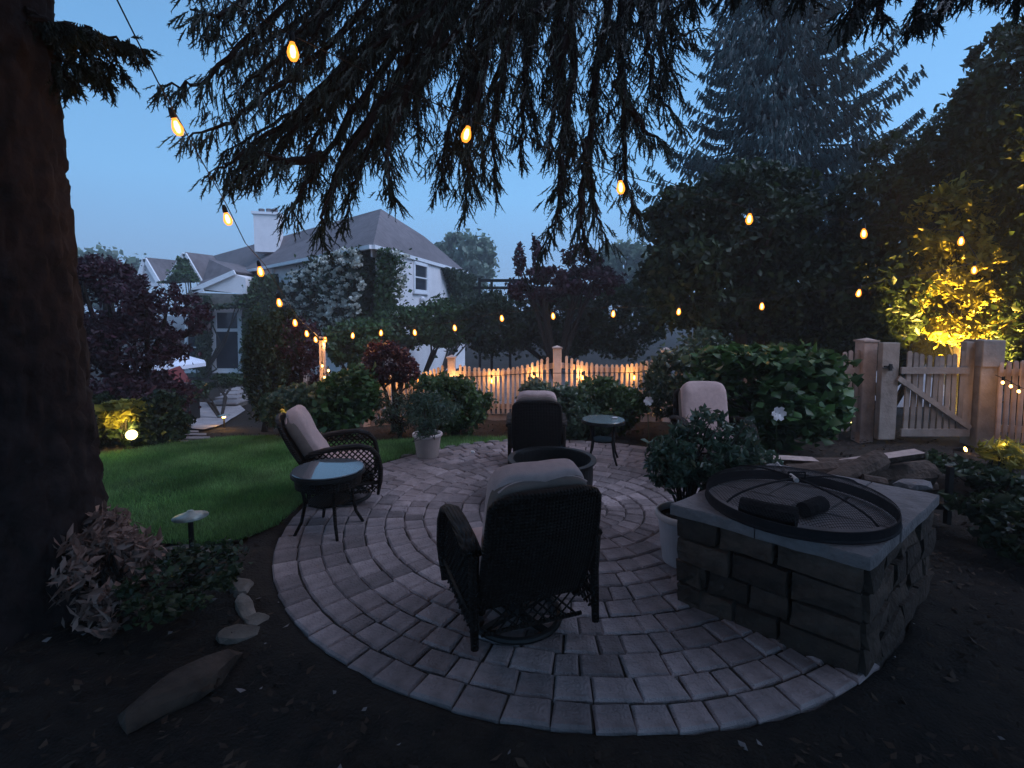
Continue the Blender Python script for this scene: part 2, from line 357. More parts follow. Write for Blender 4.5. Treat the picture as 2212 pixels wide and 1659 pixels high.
# gravel drive beyond the fence, terrace by the house
sheet('driveway', [(-3.2, 10.6), (0.0, 9.3), (4.2, 9.2), (9, 9.5), (14, 17.6), (2, 18.5), (-4, 18)], M['gravel'], 0.004, 3)
terr_px = [(372, 922), (388, 884), (430, 871), (512, 871), (530, 888), (500, 906), (440, 929)]
sheet('terrace', [tuple(G(*p)[:2]) for p in terr_px], M['flag'], 0.03, 2)
for (x, y, w_, h_, lb) in ((404, 934, 50, 4, 'farthest'), (415, 941, 62, 4, 'second farthest'), (424, 949, 60, 5, 'second nearest'), (400, 958, 50, 5, 'nearest')):
    a_, b_, c_, d_ = [G(x + sx_ * w_ / 2, y + sy_ * h_ / 2) for sx_, sy_ in ((-1, 1), (1, 1), (1, -1), (-1, -1))]
    mb = MB(); up = Vector((0, 0, 0.03)); dn = Vector((0, 0, -0.03))
    mb.add([q + dn for q in (a_, b_, c_, d_)] + [q + up for q in (a_, b_, c_, d_)], [(0, 3, 2, 1), (4, 5, 6, 7), (0, 1, 5, 4), (1, 2, 6, 5), (2, 3, 7, 6), (3, 0, 4, 7)])
    o = mb.obj('stepping_stone', M['flag']); tag(o, lb + ' pale flat stone of the walk between the lawn and the lit terrace', 'stepping stone', 'stepping stones of the walk to the terrace')

# ------------------------------------------------------------------ round patio of pavers
pat = MB(); pat.lathe([(0.001, 0.016), (PR - 0.03, 0.016), (PR + 0.01, -0.05)], 96, PC)
patio = pat.obj('patio', M['sand']); patio.location = (0, 0, 0); tag(patio, kind='structure')
mb = MB(); mb.lathe([(PR - .012, -.02), (PR - .004, .014), (PR + .05, .024), (PR + .14, .017), (PR + .34, -.012), (PR + .6, -.06)], 180, PC)
V = np.array(mb.v); V[180:-180, 2] += rng.normal(size=len(V) - 360) * .0035; V[:360, :2] += rng.normal(size=(360, 2)) * .006; mb.v = [tuple(v) for v in V]
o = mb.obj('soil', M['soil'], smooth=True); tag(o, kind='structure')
RW = 0.161; NR = 15
def wedge(r0, r1, da, z0=-0.03, z1=0.036, gap=0.0045, ch=0.011, j=None):
    """a tumbled paver centred on angle 0: 4 bottom, 4 shoulder, 4 top corners"""
    a0, a1 = -da / 2, da / 2; j = j or random
    def c(r, a, z): return (r * math.cos(a), r * math.sin(a), z)
    vs = []
    jit = [(j.uniform(-.007, .007), j.uniform(-.007, .007)) for _ in range(4)]
    rm = (r0 + r1) / 2
    for z, g_ in ((z0, gap), (z1 - ch, gap), (z1, gap + ch)):
        for q, (r, a, sr, sa) in enumerate(((r0, a0, 1, 1), (r1, a0, -1, 1), (r1, a1, -1, -1), (r0, a1, 1, -1))):
            p = c(r + sr * g_, a + sa * g_ / r, z); vs.append((p[0] - rm + jit[q][0], p[1] + jit[q][1], p[2]))
    fs = [(0, 1, 5, 4), (1, 2, 6, 5), (2, 3, 7, 6), (3, 0, 4, 7), (4, 5, 9, 8), (5, 6, 10, 9), (6, 7, 11, 10), (7, 4, 8, 11), (8, 9, 10, 11)]
    return vs, fs, rm
pav = []
for i in range(NR):
    r1 = PR - i * RW; r0 = r1 - RW
    if r0 < 0.02: r0 = 0.0
    rm = (r0 + r1) / 2
    if r0 == 0.0 or rm < 0.12: continue
    sizes = [0.22, 0.18, 0.13] if rm > 0.9 else ([0.17, 0.14, 0.11] if rm > 0.45 else [0.11, 0.10, 0.09])
    a = random.uniform(0, 1); start = a; seq = []
    while a < start + 2 * math.pi - 0.001:
        w_ = random.choice(sizes if i else sizes[:2]); seq.append(w_ / rm); a += w_ / rm
    sc = 2 * math.pi / sum(seq); a = start
    for s in seq:
        s2 = s * sc; pav.append((i, round(s / seq[0], 2), r0, r1, s2, a + s2 / 2)); a += s2
def pdist(p):
    rm = (p[2] + p[3]) / 2; return PC.y + rm * math.sin(p[5])
bB, bC = Z(1884, 1208, .64), Z(2034, 1068, .64)
def behind_block(p):
    rm = (p[2] + p[3]) / 2; x = PC.x + rm * math.cos(p[5]); y = PC.y + rm * math.sin(p[5])
    return (bC.x - bB.x) * (y - bB.y) - (bC.y - bB.y) * (x - bB.x) < .28 and x > bB.x + .12 and bB.y - .1 < y < bC.y + .5
pav = [p for p in pav if not behind_block(p)]
pav.sort(key=pdist); cache = {}; far = MB()
for q, (i, kx, r0, r1, s, a) in enumerate(pav):
    if q < 298:
        key = (i, kx, random.randint(0, 1))
        if key not in cache:
            vs, fs, rm = wedge(r0, r1, s); mb = MB(); mb.add(vs, fs); me = mb.mesh('paver'); me.materials.append(M['paver']); cache[key] = (me, rm)
        me, rm = cache[key]
        o = bpy.data.objects.new('paver', me); COL.objects.link(o); o.parent = patio
        o.location = (PC.x + rm * math.cos(a), PC.y + rm * math.sin(a), random.uniform(-0.003, 0.003))
        o.rotation_euler = (random.uniform(-.012, .012), random.uniform(-.012, .012), a)
    else:
        vs, fs, rm = wedge(r0, r1, s, z0=0.0); dz = random.uniform(-.003, .003)
        ca, sa = math.cos(a), math.sin(a)
        far.add([(PC.x + (x + rm) * ca - y * sa, PC.y + (x + rm) * sa + y * ca, z + dz) for x, y, z in vs], fs)
cs = MB(); cs.lathe([(0.115, 0.0), (0.115, 0.03), (0.105, 0.036), (0.0005, 0.036)], 10, PC); cs.obj('center_paver', M['paver'], patio)
o = far.obj('paver', M['paver'], patio); o['kind'] = 'stuff'

# ------------------------------------------------------------------ house beyond the terrace
house = thing('house', 'white stucco house with grey hipped roof and tall chimney beyond the fence', 'house', (-7, 20, -0.8))
E0, E1 = P(806, 530, 15.0), P(459, 600, 28.6); E1m = P(511, 588, 24.9); E2 = P(1008, 588, 24.9)
PK, RG, MM = P(823, 451, 20.0), P(459, 553, 33.0), P(917, 511, 22.5)
E3 = Vector((-16, 38, E0.z)); 
mb = MB()
mb.add([E0, E1m, E1, RG, PK], [(0, 4, 3, 2, 1)]); mb.add([E0, E2, MM, PK], [(0, 1, 2), (0, 2, 3)])
mb.add([PK, MM, E2, E3, RG, E1], [(0, 1, 3, 4), (1, 2, 3), (4, 3, 5)])
roof = mb.obj('roof', M['roof'], house)
def strip(name, a, b, h, t, m, par, dz=0):
    mb = MB(); mb.bar(Vector(a) + Vector((0, 0, dz)), Vector(b) + Vector((0, 0, dz)), t, h); return mb.obj(name, m, par)
strip('gutter', E0 + Vector((0.02, -0.05, 0)), E2 + Vector((0.05, 0, 0)), 0.12, 0.12, M['trim'], house, -0.05)
strip('gutter', E0 + Vector((-0.05, -0.05, 0)), E1m, 0.12, 0.12, M['trim'], house, -0.05)
strip('fascia', E0 + Vector((-0.12, 0.25, 0)), E2 + Vector((-0.12, 0.1, 0)), 0.22, 0.05, M['trim'], house, -0.20)
W0, W2, W1 = P(824, 560, 15.5), P(1003, 560, 24.5), P(545, 600, 24.0)
W0.z = W1.z = W2.z = E0.z - 0.08
def wallq(a, b, z0, par=house, m=None, th=0.2):
    a, b = Vector((a[0], a[1], 0)), Vector((b[0], b[1], 0)); t = (b - a).normalized(); nrm = Vector((t.y, -t.x, 0))
    mb = MB(); h1 = E0.z - 0.06
    vs = [a, b, b - nrm * th, a - nrm * th]
    mb.add([Vector((v.x, v.y, z0)) for v in vs] + [Vector((v.x, v.y, h1)) for v in vs], [(0, 1, 5, 4), (1, 2, 6, 5), (2, 3, 7, 6), (3, 0, 4, 7), (4, 5, 6, 7)])
    return mb.obj('wall', m or M['stucco'], par), nrm
_, nR = wallq(W0, W2, -0.9); _, nL = wallq(W1, W0, -0.9)
wallq(W2, (E3.x, E3.y), -0.9)
# window on the white gable wall
def window(corners_px, p0, nrm, par, fw=0.09, bars=1, name='window', proud=0.03):
    c = [onplane(x, y, p0, nrm) + nrm * proud for x, y in corners_px]        # tl, tr, br, bl
    mb = MB(); 
    for a_, b_ in ((0, 1), (1, 2), (2, 3), (3, 0)): mb.bar(c[a_], c[b_], 0.06, fw, up=nrm.cross((c[b_] - c[a_]).normalized()))
    w = mb.obj(name, M['trim'], par)
    cc = [q - nrm * (proud - 0.012) for q in c]; mb = MB(); mb.add(cc, [(0, 1, 2, 3)]); mb.obj('pane', M['pane'], w)
    mb = MB()
    for k_ in range(1, bars + 1):
        u = k_ / (bars + 1); mb.bar(c[0].lerp(c[3], u), c[1].lerp(c[2], u), 0.05, 0.05, up=nrm)
    mb.obj('sash_bar', M['trim'], w)
    mb = MB(); dv = Vector((0, 0, -0.07)); mb.bar(c[3] + dv + (c[3] - c[2]).normalized() * .1, c[2] + dv - (c[3] - c[2]).normalized() * .1, 0.12, 0.07); mb.obj('sill', M['trim'], w)
    return w
window([(893, 567), (921, 574), (921, 631), (893, 628)], W0, nR, house, 0.12, 1)
# lamp on the wall
c = onplane(908, 646, W0, nR) + nR * 0.08; mb = MB(); mb.sq(c, (0.10, 0.12, 0.10), e1=.8, e2=.8, nu=10, nv=6); mb.obj('wall_lamp', M['trim'], house, smooth=True)
# corner posts and downpipes on the vine covered side
for px, y0_, y1_ in ((697, 556, 640), (593, 578, 690), (610, 600, 660)):
    a_ = onplane(px, y0_, W0, nL) + nL * 0.08; b_ = onplane(px + 3, y1_, W0, nL) + nL * 0.08
    mb = MB(); mb.tube([a_, b_], 0.06, 6); mb.obj('downpipe', M['trim'], house)
# chimney
a_ = P(541, 530, 24.5); zt = P(541, 462, 24.5).z; w_ = 55 * 24.5 / F
mb = MB(); mb.box((a_.x + w_ / 2, 25.1, (zt + a_.z - .3) / 2), (w_ - .12, 1.0, zt - a_.z + .3), rotz(0.25)); ch = mb.obj('chimney', M['stucco'], house)
mb = MB(); mb.box((a_.x + w_ / 2, 25.1, zt + 0.06), (w_ + .04, 1.14, 0.12), rotz(0.25)); mb.obj('chimney_cap', M['trim'], ch)
mb = MB()
for dx in (-.32, .05, .34): mb.lathe([(0.13, zt + .12), (0.15, zt + .34), (0.11, zt + .36)], 8, (a_.x + w_ / 2 + dx, 25.1, 0))
mb.obj('flue_pot', M['roof'], ch)
# small gable return, entry wing and its glazed door
def poly3(name, pts, m, par, back=0.6):
    mb = MB(); n_ = len(pts); v = [Vector(p) for p in pts]; vb = [p + Vector((0, back, 0)) for p in v]
    mb.add(v + vb, [tuple(range(n_))[::-1], tuple(range(n_, 2 * n_))] + [(i, (i + 1) % n_, n_ + (i + 1) % n_, n_ + i) for i in range(n_)])
    return mb.obj(name, m, par)
D1 = 21.5
poly3('wall', [P(505, 592, D1), P(530, 600, D1), P(532, 636, D1), P(428, 624, D1)], M['stucco'], house, 3.0)
strip('fascia', P(507, 588, D1 - .1), P(416, 628, D1 - .1), 0.2, 0.1, M['trim'], house)
strip('fascia', P(416, 630, D1 - .1), P(440, 627, D1 - .1), 0.14, 0.1, M['trim'], house)
poly3('roof', [P(452, 560, D1 + 1), P(509, 586, D1), P(415, 627, D1), P(437, 606, D1 + .5)], M['roof'], house, 3.0)
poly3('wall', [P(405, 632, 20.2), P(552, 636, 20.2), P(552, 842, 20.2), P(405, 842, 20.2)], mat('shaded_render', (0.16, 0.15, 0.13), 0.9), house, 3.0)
nF = Vector((0, -1, 0)); pF = P(480, 700, 20.15)
dr = window([(462, 671), (518, 671), (521, 800), (464, 800)], pF, nF, house, 0.16, 0, 'glazed_door')
mb = MB(); mb.bar(onplane(462, 713, pF, nF) + nF * .04, onplane(519, 713, pF, nF) + nF * .04, 0.07, 0.13); mb.obj('transom', M['trim'], dr)
mb = MB(); mb.bar(onplane(459, 672, pF, nF) + nF * .03, onplane(460, 713, pF, nF) + nF * .03, 0.08, 0.36); mb.obj('side_trim', M['trim'], dr)
window([(404, 700), (438, 700), (438, 800), (404, 800)], pF, nF, house, 0.12, 1)
# two gabled dormers at the left end of the roof
def gable(pk, bl_, br_, rend, rb, D, dd, par, label=None):
    a1, b1, c1 = P(*pk, D), P(*bl_, D), P(*br_, D); e1, f1 = P(*rend, D + dd), P(*rb, D + dd)
    g_ = MB(); g_.add([a1, b1, c1], [(0, 1, 2)]); w = g_.obj('gable_wall', M['stucco'], par)
    r_ = MB(); up = Vector((0, -.1, .1)); r_.add([a1 + up, c1 + up, f1 + up, e1 + up], [(0, 1, 2, 3)]); r_.obj('gable_roof', M['roof'], w)
    for q in (b1, c1):
        f_ = MB(); f_.bar(a1 + Vector((0, -.12, 0)), q + Vector((0, -.12, 0)), 0.12, 0.2); f_.obj('bargeboard', M['trim'], w)
gable((316, 560), (299, 614), (349, 616), (391, 567), (402, 612), 28, 3, house)
gable((402, 549), (362, 610), (437, 609), (462, 556), (500, 606), 26, 2, house)
strip('fascia', P(296, 618, 27.6), P(352, 613, 27.6), .2, .2, M['trim'], house)

# climbing hydrangea on the house corner and ivy
def vine(label, pts_px, D_of, nrm, nleaf, leafL, nfl, m='leaf_mid', proud=0.3):
    base = Vector((D_of(*pts_px[0]).x, D_of(*pts_px[0]).y - 0.2, -0.8))
    t = thing('climbing_vine', label, 'climbing plant', base)
    xs_, ys_ = [p[0] for p in pts_px], [p[1] for p in pts_px]
    def samp(n_):
        o_ = []
        while len(o_) < n_:
            x = rng.uniform(min(xs_), max(xs_), 800); y = rng.uniform(min(ys_), max(ys_), 800)
            kk = inpoly(x, y, pts_px); o_ += list(zip(x[kk], y[kk]))
        return o_[:n_]
    pts = np.array([D_of(x, y) + nrm * abs(rng.normal()) * proud for x, y in samp(nleaf)])
    V, Fa = leaf_arrays(pts, leafL, leafL * .75); f = np_obj('foliage', V, Fa, M[m], t); f['kind'] = 'stuff'
    if nfl:
        parts = []
        for x, y in samp(nfl):
            c = D_of(x, y) + nrm * (proud * 1.9 + rng.uniform(0, .2)); r = rng.uniform(.10, .15)
            q = rng.normal(size=(40, 3)) * [r * .42, r * .3, r * .24]; parts.append(leaf_arrays(np.array(c) + q, .08, .075, 0.0))
        V, Fa = join(parts); f = np_obj('flower_cluster', V, Fa, M['flower'], t); f['kind'] = 'stuff'
    mb = MB()
    for q in range(7):
        x, y = samp(1)[0]; e_ = D_of(x, y) + nrm * .1; mb.tube([base, base.lerp(e_, .5) + Vector((rng.normal() * .3, 0, 0)), e_], [.05, .035, .015], 5, cap=False)
    mb.obj('stem', M['twig'], t); return t
wl = lambda x, y: onplane(x, y, W0, nL); wr = lambda x, y: onplane(x, y, W0, nR)
vine('climbing hydrangea with white lacecap flowers covering the left wall of the white house',
     [(555, 640), (600, 592), (640, 640), (665, 600), (700, 560), (760, 545), (812, 535), (822, 600), (815, 680), (760, 760), (640, 720), (570, 700)], wl, nL, 26000, .14, 230, 'leaf_dark')
vine('dark climbing foliage wrapping the near corner of the white house wall', [(812, 536), (838, 560), (832, 600), (822, 690), (806, 690)], wr, nR, 2500, .12, 12)
vine('dark ivy mass at the far end of the white gable wall', [(950, 578), (1004, 592), (1030, 650), (1010, 720), (978, 700), (965, 620)], wr, nR, 7000, .14, 0, 'leaf_dark')
vine('thin ivy around the glazed door in the entry wall', [(552, 606), (596, 592), (604, 660), (566, 720), (556, 800), (532, 800), (540, 650)], lambda x, y: P(x, y, 20.0), nF, 6000, .13, 0, 'leaf_mid')
vine('dark ivy between the small window and the glazed door', [(436, 640), (456, 640), (462, 660), (524, 655), (524, 640), (550, 640), (552, 662), (462, 668), (456, 812), (438, 812)], lambda x, y: P(x, y, 20.0), nF, 5500, .12, 0, 'leaf_dark')
vine('ivy covering the green gable of the second dormer', [(403, 556), (378, 606), (350, 612), (432, 608)], lambda x, y: P(x, y, 25.7), nF, 3000, .16, 0, 'leaf_mid')

# steps up to the house
st = thing('stone_steps', 'pale stone steps climbing from the terrace towards the house', 'steps', G(480, 871))
for k_, (x0, x1, y_) in enumerate(((449, 512, 869), (464, 512, 859), (475, 513, 850), (487, 514, 842))):
    D_ = 13.6 + 0.45 * k_; a_ = P(x0, y_, D_); b_ = P(x1, y_, D_)
    mb = MB(); mb.box(((a_.x + b_.x) / 2, D_ + .3, a_.z - .03), (b_.x - a_.x, .62, .06)); mb.obj('tread', M['flag'], st, bevel=.008)
    mb = MB(); zb = gz(a_.x, D_) - .1; mb.box(((a_.x + b_.x) / 2, D_ + .32, (a_.z - .06 + zb) / 2), (b_.x - a_.x - .04, .5, max(.05, a_.z - .06 - zb))); mb.obj('riser', M['rock'], st)

# dark pergola right of the house
pg = thing('pergola', 'black timber pergola frame right of the white house', 'pergola', (P(1050, 620, 20).x, 20, -.8))
for y_, x0, x1 in ((606, 1034, 1140), (622, 1022, 1150)):
    mb = MB(); mb.bar(P(x0, y_, 19), P(x1, y_, 19), .1, .11); mb.obj('beam', M['black'], pg)
for x_ in (1036, 1062, 1102):
    t_ = P(x_, 600 if x_ != 1062 else 606, 19.1); mb = MB(); mb.bar((t_.x, t_.y, -.8), t_, .1, .1, up=(1, 0, 0)); mb.obj('post', M['black'], pg)

# terrace furniture
uc = P(345, 757, 13.5); ub = gz(uc.x, 13.5)
um = thing('patio_umbrella', 'white open market umbrella over the terrace behind the purple maple', 'umbrella', (uc.x, uc.y, ub))
mb = MB(); rU = 1.12; dz = (785 - 757) * 13.5 / F
for s in range(8):
    a0, a1 = s * math.pi / 4 + .2, (s + 1) * math.pi / 4 + .2
    q0 = uc + Vector((math.cos(a0) * rU, math.sin(a0) * rU, -dz)); q1 = uc + Vector((math.cos(a1) * rU, math.sin(a1) * rU, -dz))
    m0 = uc.lerp(q0, .5) + Vector((0, 0, .03)); m1 = uc.lerp(q1, .5) + Vector((0, 0, .03))
    mb.add([uc, m0, m1, q0, q1, q0 + Vector((0, 0, -.1)), q1 + Vector((0, 0, -.1))], [(0, 1, 2), (1, 3, 4, 2), (3, 5, 6, 4)])
mb.obj('canopy', M['umbrella'], um)
mb = MB(); mb.tube([(uc.x, uc.y, ub), (uc.x, uc.y, uc.z + .08)], .03, 8); mb.obj('pole', M['black'], um)
rc = thing('garden_chair', 'red slanted garden chair half hidden beside the terrace umbrella', 'chair', G(382, 862))
a_ = P(366, 800, 12.6); b_ = P(392, 838, 12.4); mb = MB(); mb.bar(a_, b_, .5, .07, up=(.6, -.8, .5)); mb.obj('backrest', M['red'], rc)
b2 = P(410, 846, 12.4); mb = MB(); mb.bar(b_, b2, .5, .07); mb.obj('seat', M['red'], rc)
for sg in (-1, 1):
    mb = MB(); mb.tube([b_ + Vector((0, .2 * sg, 0)), (b_.x, b_.y + .2 * sg, gz(b_.x, b_.y))], .02, 5); mb.obj('leg', M['black'], rc)
bxp = P(388, 866, 11.6); bb = thing('storage_box', 'dark storage box on the terrace edge below the red chair', 'box', (bxp.x, 11.6, gz(bxp.x, 11.6)))
zt_ = P(388, 834, 11.6).z; mb = MB(); mb.box((bxp.x, 11.8, (zt_ + bb.location.z) / 2), (.46, .4, zt_ - bb.location.z)); mb.obj('body', M['black'], bb, bevel=.02)
mb = MB(); mb.box((bxp.x, 11.8, zt_ + .015), (.5, .44, .03)); mb.obj('lid', M['black'], bb)

# ================================================================== FENCES AND GATE
def ground_at(px, D):
    x = (px - CX) / F * D; return Vector((x, D, gz(x, D)))
pk_cache = {}
def picket(par, p, h, wd=0.045, ang=0.0, m='picket'):
    key = (round(h, 2), wd, m)
    if key not in pk_cache:
        mb = MB(); hh = key[0]
        pr = [(-wd / 2, 0), (wd / 2, 0), (wd / 2, hh - wd * .45), (wd * .3, hh - wd * .12), (0, hh), (-wd * .3, hh - wd * .12), (-wd / 2, hh - wd * .45)]
        n_ = 7; v = [(x, -.011, z) for x, z in pr] + [(x, .011, z) for x, z in pr]
        mb.add(v, [tuple(range(n_)), tuple(range(n_, 2 * n_))[::-1]] + [(i, n_ + i, n_ + (i + 1) % n_, (i + 1) % n_) for i in range(n_)])
        me = mb.mesh('picket'); me.materials.append(M[m]); pk_cache[key] = me
    o = bpy.data.objects.new('picket', pk_cache[key]); COL.objects.link(o); o.parent = par
    o.location = Vector(p) - offset(par); o.rotation_euler = (random.uniform(-.015, .015), random.uniform(-.012, .012), ang); return o
def post(par, p, h, w=0.13, m='picket', capw=0.03, ang=0):
    mb = MB(); mb.box((0, 0, h / 2 - .05), (w, w, h + .1), rotz(ang)); ps = None
    me_o = mb.obj('post', M[m], par, world=False, bevel=.006); me_o.location = Vector(p) - offset(par)
    mb = MB(); mb.box((0, 0, h + .012), (w + capw, w + capw, .024), rotz(ang)); mb.add([(-w * .5, -w * .5, h + .024), (w * .5, -w * .5, h + .024), (w * .5, w * .5, h + .024), (-w * .5, w * .5, h + .024), (0, 0, h + .055)], [(0, 1, 4), (1, 2, 4), (2, 3, 4), (3, 0, 4)])
    c_ = mb.obj('post_cap', M[m], me_o, world=False); return me_o
fence = thing('picket_fence', 'long weathered wooden picket fence with dipping tops behind the garden beds', 'fence', ground_at(1204, 8.3))
fp = [(1822, 7.1, 740), (1640, 7.7, 752), (1440, 8.3, 757), (1204, 8.3, 753), (975, 8.6, 773), (790, 9.4, 784), (655, 10.6, 800)]
for i, (px, D, yt) in enumerate(fp):
    gp = ground_at(px, D); top = P(px, yt, D).z
    if i: post(fence, gp, top - gp.z)
    if i == 0: continue
    px0, D0, yt0 = fp[i - 1]; g0 = ground_at(px0, D0); t0 = P(px0, yt0, D0).z
    L_ = (gp - g0).length; n_ = int(L_ / 0.082); ang = math.atan2(gp.y - g0.y, gp.x - g0.x)
    nrm = Vector((math.sin(ang), -math.cos(ang), 0)); nrm = nrm if nrm.y < 0 else -nrm
    for q in range(1, n_):
        u = q / n_; b_ = g0.lerp(gp, u); b_.z = gz(b_.x, b_.y) + .10
        tp = t0 + (top - t0) * u - 0.05 - 0.20 * math.sin(math.pi * u) ** .8
        if abs(u * L_) < .1 or abs((1 - u) * L_) < .1: continue
        picket(fence, b_ + nrm * .035, tp - b_.z, .045, ang)
    for zt, hh in ((-.30, .09), (None, .09)):
        mb = MB(); m_ = 6; 
        for s in range(m_):
            u0, u1 = s / m_, (s + 1) / m_
            pts = []
            for u in (u0, u1):
                b_ = g0.lerp(gp, u); z_ = (t0 + (top - t0) * u - .27 - .07 * math.sin(math.pi * u)) if zt is not None else gz(b_.x, b_.y) + .22
                pts.append(Vector((b_.x, b_.y, z_)))
            mb.bar(pts[0], pts[1] + (pts[1] - pts[0]) * .001, .035, hh)
        mb.obj('rail', M['picket'], fence)
    mb = MB(); mb.bar(g0 + Vector((0, 0, .03)), gp + Vector((0, 0, .03)), .03, .16); mb.obj('base_board', M['picket'], fence)
# end post next to the gate
gp = ground_at(1873, 7.02); 
post(fence, gp, P(1873, 738, 7.02).z, .19)
g0 = ground_at(1790, 7.15)
for q in range(4):
    px = 1818 + q * 13.3; b_ = ground_at(px, 7.1); b_.z = .12; picket(fence, b_ + Vector((0, -.1, 0)), P(px, 758 - q * 2, 7.1).z - .12, .055)
mb = MB(); mb.bar(ground_at(1790, 7.1) + Vector((0, -.06, P(1800, 800, 7.1).z)), ground_at(1866, 7.04) + Vector((0, -.06, P(1800, 799, 7.1).z)), .03, .09); mb.obj('rail', M['picket'], fence)

gate = thing('picket_gate', 'wooden picket garden gate with diagonal brace and black latch', 'gate', ground_at(1990, 6.8))
DG = 6.8
def gp_(px, py): return P(px, py, DG)
mb = MB(); a_ = gp_(1921, 740); b_ = gp_(1921, 948); mb.box((a_.x, DG, (a_.z + b_.z) / 2), (.235, .09, a_.z - b_.z)); mb.obj('stile', M['gatewood'], gate, bevel=.006)
mb = MB(); a_ = gp_(2092, 738); b_ = gp_(2092, 938); mb.box((a_.x, DG, (a_.z + b_.z) / 2), (.13, .09, a_.z - b_.z)); mb.obj('stile', M['gatewood'], gate, bevel=.006)
tops = [757, 761, 764, 767, 768, 768, 766, 763, 758, 750]
for q in range(10):
    px = 1950 + q * 14.4; a_ = gp_(px, tops[q]); b_ = gp_(px, 940); picket(gate, (b_.x, DG - .03, b_.z), a_.z - b_.z, .062, 0, 'gatewood')
for y_, hh in ((799, .09), (932, .10)):
    mb = MB(); mb.bar(gp_(1938, y_) + Vector((0, -.062, 0)), gp_(2084, y_) + Vector((0, -.062, 0)), .03, hh); mb.obj('rail', M['gatewood'], gate)
mb = MB(); mb.bar(gp_(1932, 815) + Vector((0, -.066, 0)), gp_(2086, 922) + Vector((0, -.066, 0)), .03, .07); mb.obj('brace', M['gatewood'], gate)
mb = MB(); c = gp_(1912, 792); mb.box((c.x, DG - .06, c.z), (.10, .03, .035)); mb.box((c.x + .01, DG - .085, c.z), (.03, .03, .09)); mb.tube([(c.x - .09, DG - .07, c.z - .01), (c.x + .06, DG - .07, c.z - .01)], .008, 6); mb.obj('latch', M['black'], gate)
gpost = thing('gate_post', 'thick square gate post right of the gate with a boxed cap', 'post', ground_at(2131, 6.75))
a_ = P(2131, 750, 6.75); mb = MB(); mb.box((a_.x, 6.8, a_.z / 2 - .05), (.26, .26, a_.z + .1)); mb.obj('shaft', M['gatewood'], gpost, bevel=.008)
zc = P(2131, 792, 6.75).z; mb = MB(); mb.box((a_.x + .01, 6.8, (P(2131, 735, 6.7).z + zc) / 2 + .003), (.31, .31, P(2131, 735, 6.7).z - zc)); mb.obj('boxed_cap', M['gatewood'], gpost, bevel=.01)
f2 = thing('picket_fence', 'short run of picket fence right of the thick gate post', 'fence', ground_at(2200, 6.7))
for q in range(8):
    px = 2170 + q * 15; b_ = ground_at(px, 6.65 - q * .06); picket(f2, (b_.x, b_.y, .1), P(px, 782 - 2 * q, 6.6).z - .1, .055)
mb = MB(); mb.bar((P(2160, 806, 6.7)), P(2290, 800, 6.2), .03, .09); mb.obj('rail', M['picket'], f2)
mb = MB(); mb.bar((P(2160, 925, 6.7)), P(2290, 932, 6.2), .03, .09); mb.obj('rail', M['picket'], f2)

# ================================================================== STRING LIGHTS
def pt(p, e, c=(1, .55, .16), r=.05, name='glow'):
    l = bpy.data.lights.new(name, 'POINT'); l.energy = e; l.color = c; l.shadow_soft_size = r
    o = bpy.data.objects.new(name, l); COL.objects.link(o); o.location = p; return o
def bulb_mesh(r, L_, mname):
    mb = MB(); pr = [(0.0005, 0), (r * .55, L_ * .04), (r * .95, L_ * .25), (r, L_ * .42), (r * .8, L_ * .68), (r * .45, L_ * .9), (r * .42, L_)]
    mb.lathe([(a, -L_ + b) for a, b in pr], 10); me = mb.mesh('bulb'); me.materials.append(M[mname]); me.polygons.foreach_set('use_smooth', [True] * len(me.polygons)); return me
def sock_mesh(r):
    mb = MB(); mb.lathe([(0.0005, .052), (r * .35, .05), (r * .55, .03), (r * .6, -.004), (0.0005, -.005)], 8); me = mb.mesh('socket'); me.materials.append(M['black']); return me
FM = MB(); FM.lathe([(.0005, -.085), (.011, -.078), (.015, -.05), (.009, -.022), (.0005, -.018)], 8); FM = FM.mesh('filament'); FM.materials.append(M['filament'])
BM = bulb_mesh(.030, .10, 'bulb'); SM_ = sock_mesh(.03); BS = bulb_mesh(.017, .045, 'bulb_small'); SS = sock_mesh(.018)
def string(label, cable, bulbs, group, big=True, sag=0.0, rad=.005, power=3.0, dy=0.0):
    t = thing('string_light', label, 'string lights', cable[0], 0, group)
    pts = []
    for i in range(len(cable) - 1):
        a_, b_ = Vector(cable[i]), Vector(cable[i + 1])
        for s in range(8): u = s / 8; q = a_.lerp(b_, u); q.z -= sag * math.sin(math.pi * u); pts.append(q)
    pts.append(Vector(cable[-1])); mb = MB(); mb.tube(pts, rad, 4); mb.obj('cable', M['black'], t)
    for p, tilt in bulbs:
        o = bpy.data.objects.new('bulb', BM if big else BS); COL.objects.link(o); o.parent = t; o.location = Vector(p) - offset(t)
        o.rotation_euler = (random.uniform(-.15, .15), tilt, random.uniform(0, 3))
        pt(Vector(p) + Vector((0, dy, -.13 + dy * .5 if big else -.07)), power if big else 1.0, (1, .47, .12), .02, 'bulb_glow')
        if big:
            fo = bpy.data.objects.new('filament', FM); COL.objects.link(fo); fo.parent = o
        s = bpy.data.objects.new('socket', SM_ if big else SS); COL.objects.link(s); s.parent = o; s.location = (0, 0, 0)
    return t
post_top = P(693, 733, 8.0)
Abul = [(375, 265, 2.9), (487, 467, 3.75), (560, 582, 4.7), (601, 650, 5.5), (636, 694, 6.3), (661, 718, 7.1), (680, 731, 7.7)]
cab = [Vector((-1.66, 1.75, 3.42)), P(253, 0, 2.35), P(340, 175, 2.65), P(412, 305, 3.05), P(487, 438, 3.7), P(530, 525, 4.2), P(572, 572, 4.8), P(640, 683, 6.3), post_top]
